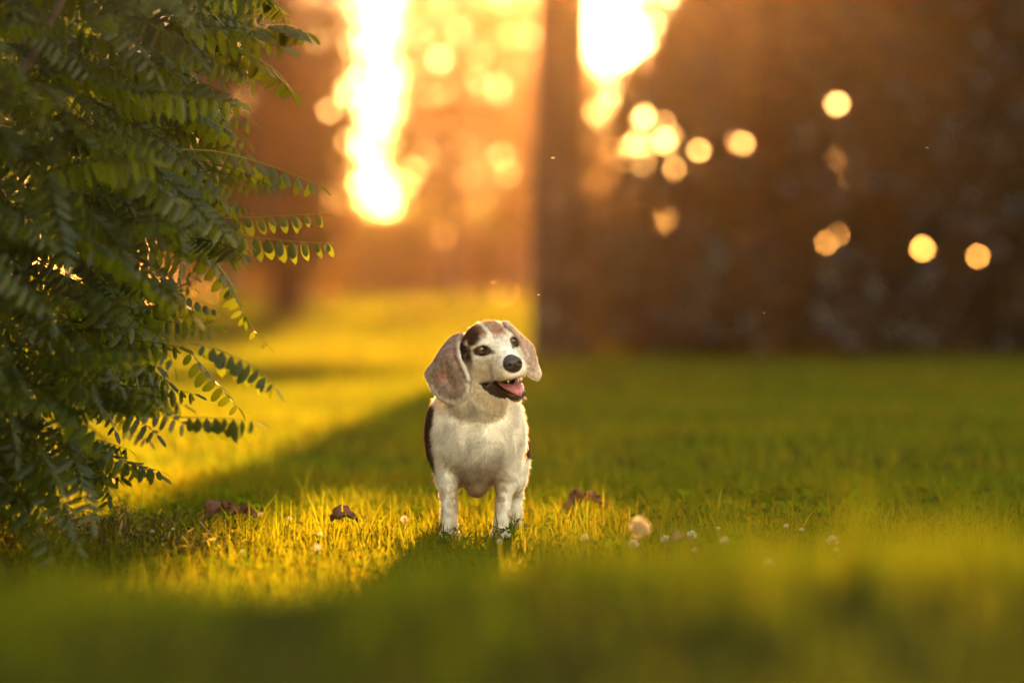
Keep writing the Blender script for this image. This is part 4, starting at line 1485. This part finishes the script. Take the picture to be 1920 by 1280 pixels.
# clover leaves carpeting the near lawn
CA = Acc()
cr = np.random.default_rng(23)
cx, cy = scatter(6.4, 9.2, 330, cr, .4)
for x, y in zip(cx, cy):
    z = float(ground_z(x, y)); h = cr.uniform(.012, .034); r = cr.uniform(.006, .011); a0 = cr.uniform(0, 6.28); tl = cr.normal(0, .35, 2)
    tn = cr.uniform(.7, 1.3)
    for k in range(3):
        a = a0 + k * 2.094
        q = np.array([[0, 0, 0], [.6 * r, .5 * r, .15 * r], [1.1 * r, .35 * r, 0], [1.0 * r, 0, -.05 * r], [1.1 * r, -.35 * r, 0], [.6 * r, -.5 * r, .15 * r]])
        c_, s_ = math.cos(a), math.sin(a)
        q = q @ np.array([[c_, s_, 0], [-s_, c_, 0], [0, 0, 1]])
        q[:, 2] += q[:, 0] * tl[0] + q[:, 1] * tl[1]
        CA.add(q + np.array([x, y, z + h]), np.array([[0, 1, 2, 3], [0, 3, 4, 5]]), np.array([.75, 1, 1]) * tn)
co = link('clover_leaves', CA.mesh('clover_leaves', M_grass))
tag(co, kind='stuff')

# midges dancing in the light
M_midge = plain_mat('midge_body', (.30, .22, .14), .5, .4)
M_wing = leaf_mat('midge_wing', (.6, .5, .35), (.9, .75, .5), .6, .1, .3)
def midge(label, px, py, d, size):
    c = px_at(px, py, d)
    root = empty('midge', Vector(c)); tag(root, label, 'insect', 'midges flying in the evening light')
    v, f = tube(np.array([[0, 0, -.5], [.05, 0, -.2], [0, 0, .1], [0, 0, .4], [0, 0, .5]]) * size, np.array([.04, .10, .13, .11, .03]) * size, 6)
    link('body', build_mesh('body', v, f, M_midge, True), root)
    for s in (-1, 1):
        w = np.array([[0, 0, .2], [s * .35, .1, .35], [s * .75, .15, .25], [s * .55, .12, 0]]) * size
        w2 = w + np.array([0, .01, 0]) * size
        fw = np.array([[0, 1, 2, 3], [7, 6, 5, 4], [0, 4, 5, 1], [1, 5, 6, 2], [2, 6, 7, 3], [3, 7, 4, 0]])
        link('wing', build_mesh('wing', np.concatenate([w, w2]), fw, M_wing), root)
midge('bright midge hovering in front of the tall trunk', 1037, 297, 7.5, .0048)
midge('midge hovering high over the dark wood on the right', 1738, 278, 7.7, .0042)
midge('midge hovering low over the shaded lawn on the right', 1433, 587, 7.6, .0040)
midge('midge hovering just left of the foot of the tall trunk', 1010, 553, 7.6, .0036)
midge('midge hovering above the head of the dog, over the far bushes', 925, 530, 8.4, .0060)
# ------------------------------------------------------------------ haze: tinted air added to imitate the sun's veiling lens glare
hz_m, hn, hl = new_mat('glare_haze')
ho = hn.new('ShaderNodeOutputMaterial')
hv = hn.new('ShaderNodeVolumePrincipled')
hv.inputs['Color'].default_value = (1.0, 0.60, 0.38, 1)
hv.inputs["Density"].default_value = 0.000090
hv.inputs['Anisotropy'].default_value = 0.95
hl.new(hv.outputs[0], ho.inputs['Volume'])
hx, hy0, hy1, hz0, hz1 = 265.0, -25.0, 297.0, -2.0, 16.5
hvv = np.array([(x, y, z) for z in (hz0, hz1) for y in (hy0, hy1) for x in (-hx, hx)])
hff = np.array([(0, 2, 3, 1), (4, 5, 7, 6), (0, 1, 5, 4), (1, 3, 7, 5), (3, 2, 6, 7), (2, 0, 4, 6)])
haze = link('haze', build_mesh('haze', hvv, hff, hz_m))
tag(haze, kind='stuff')
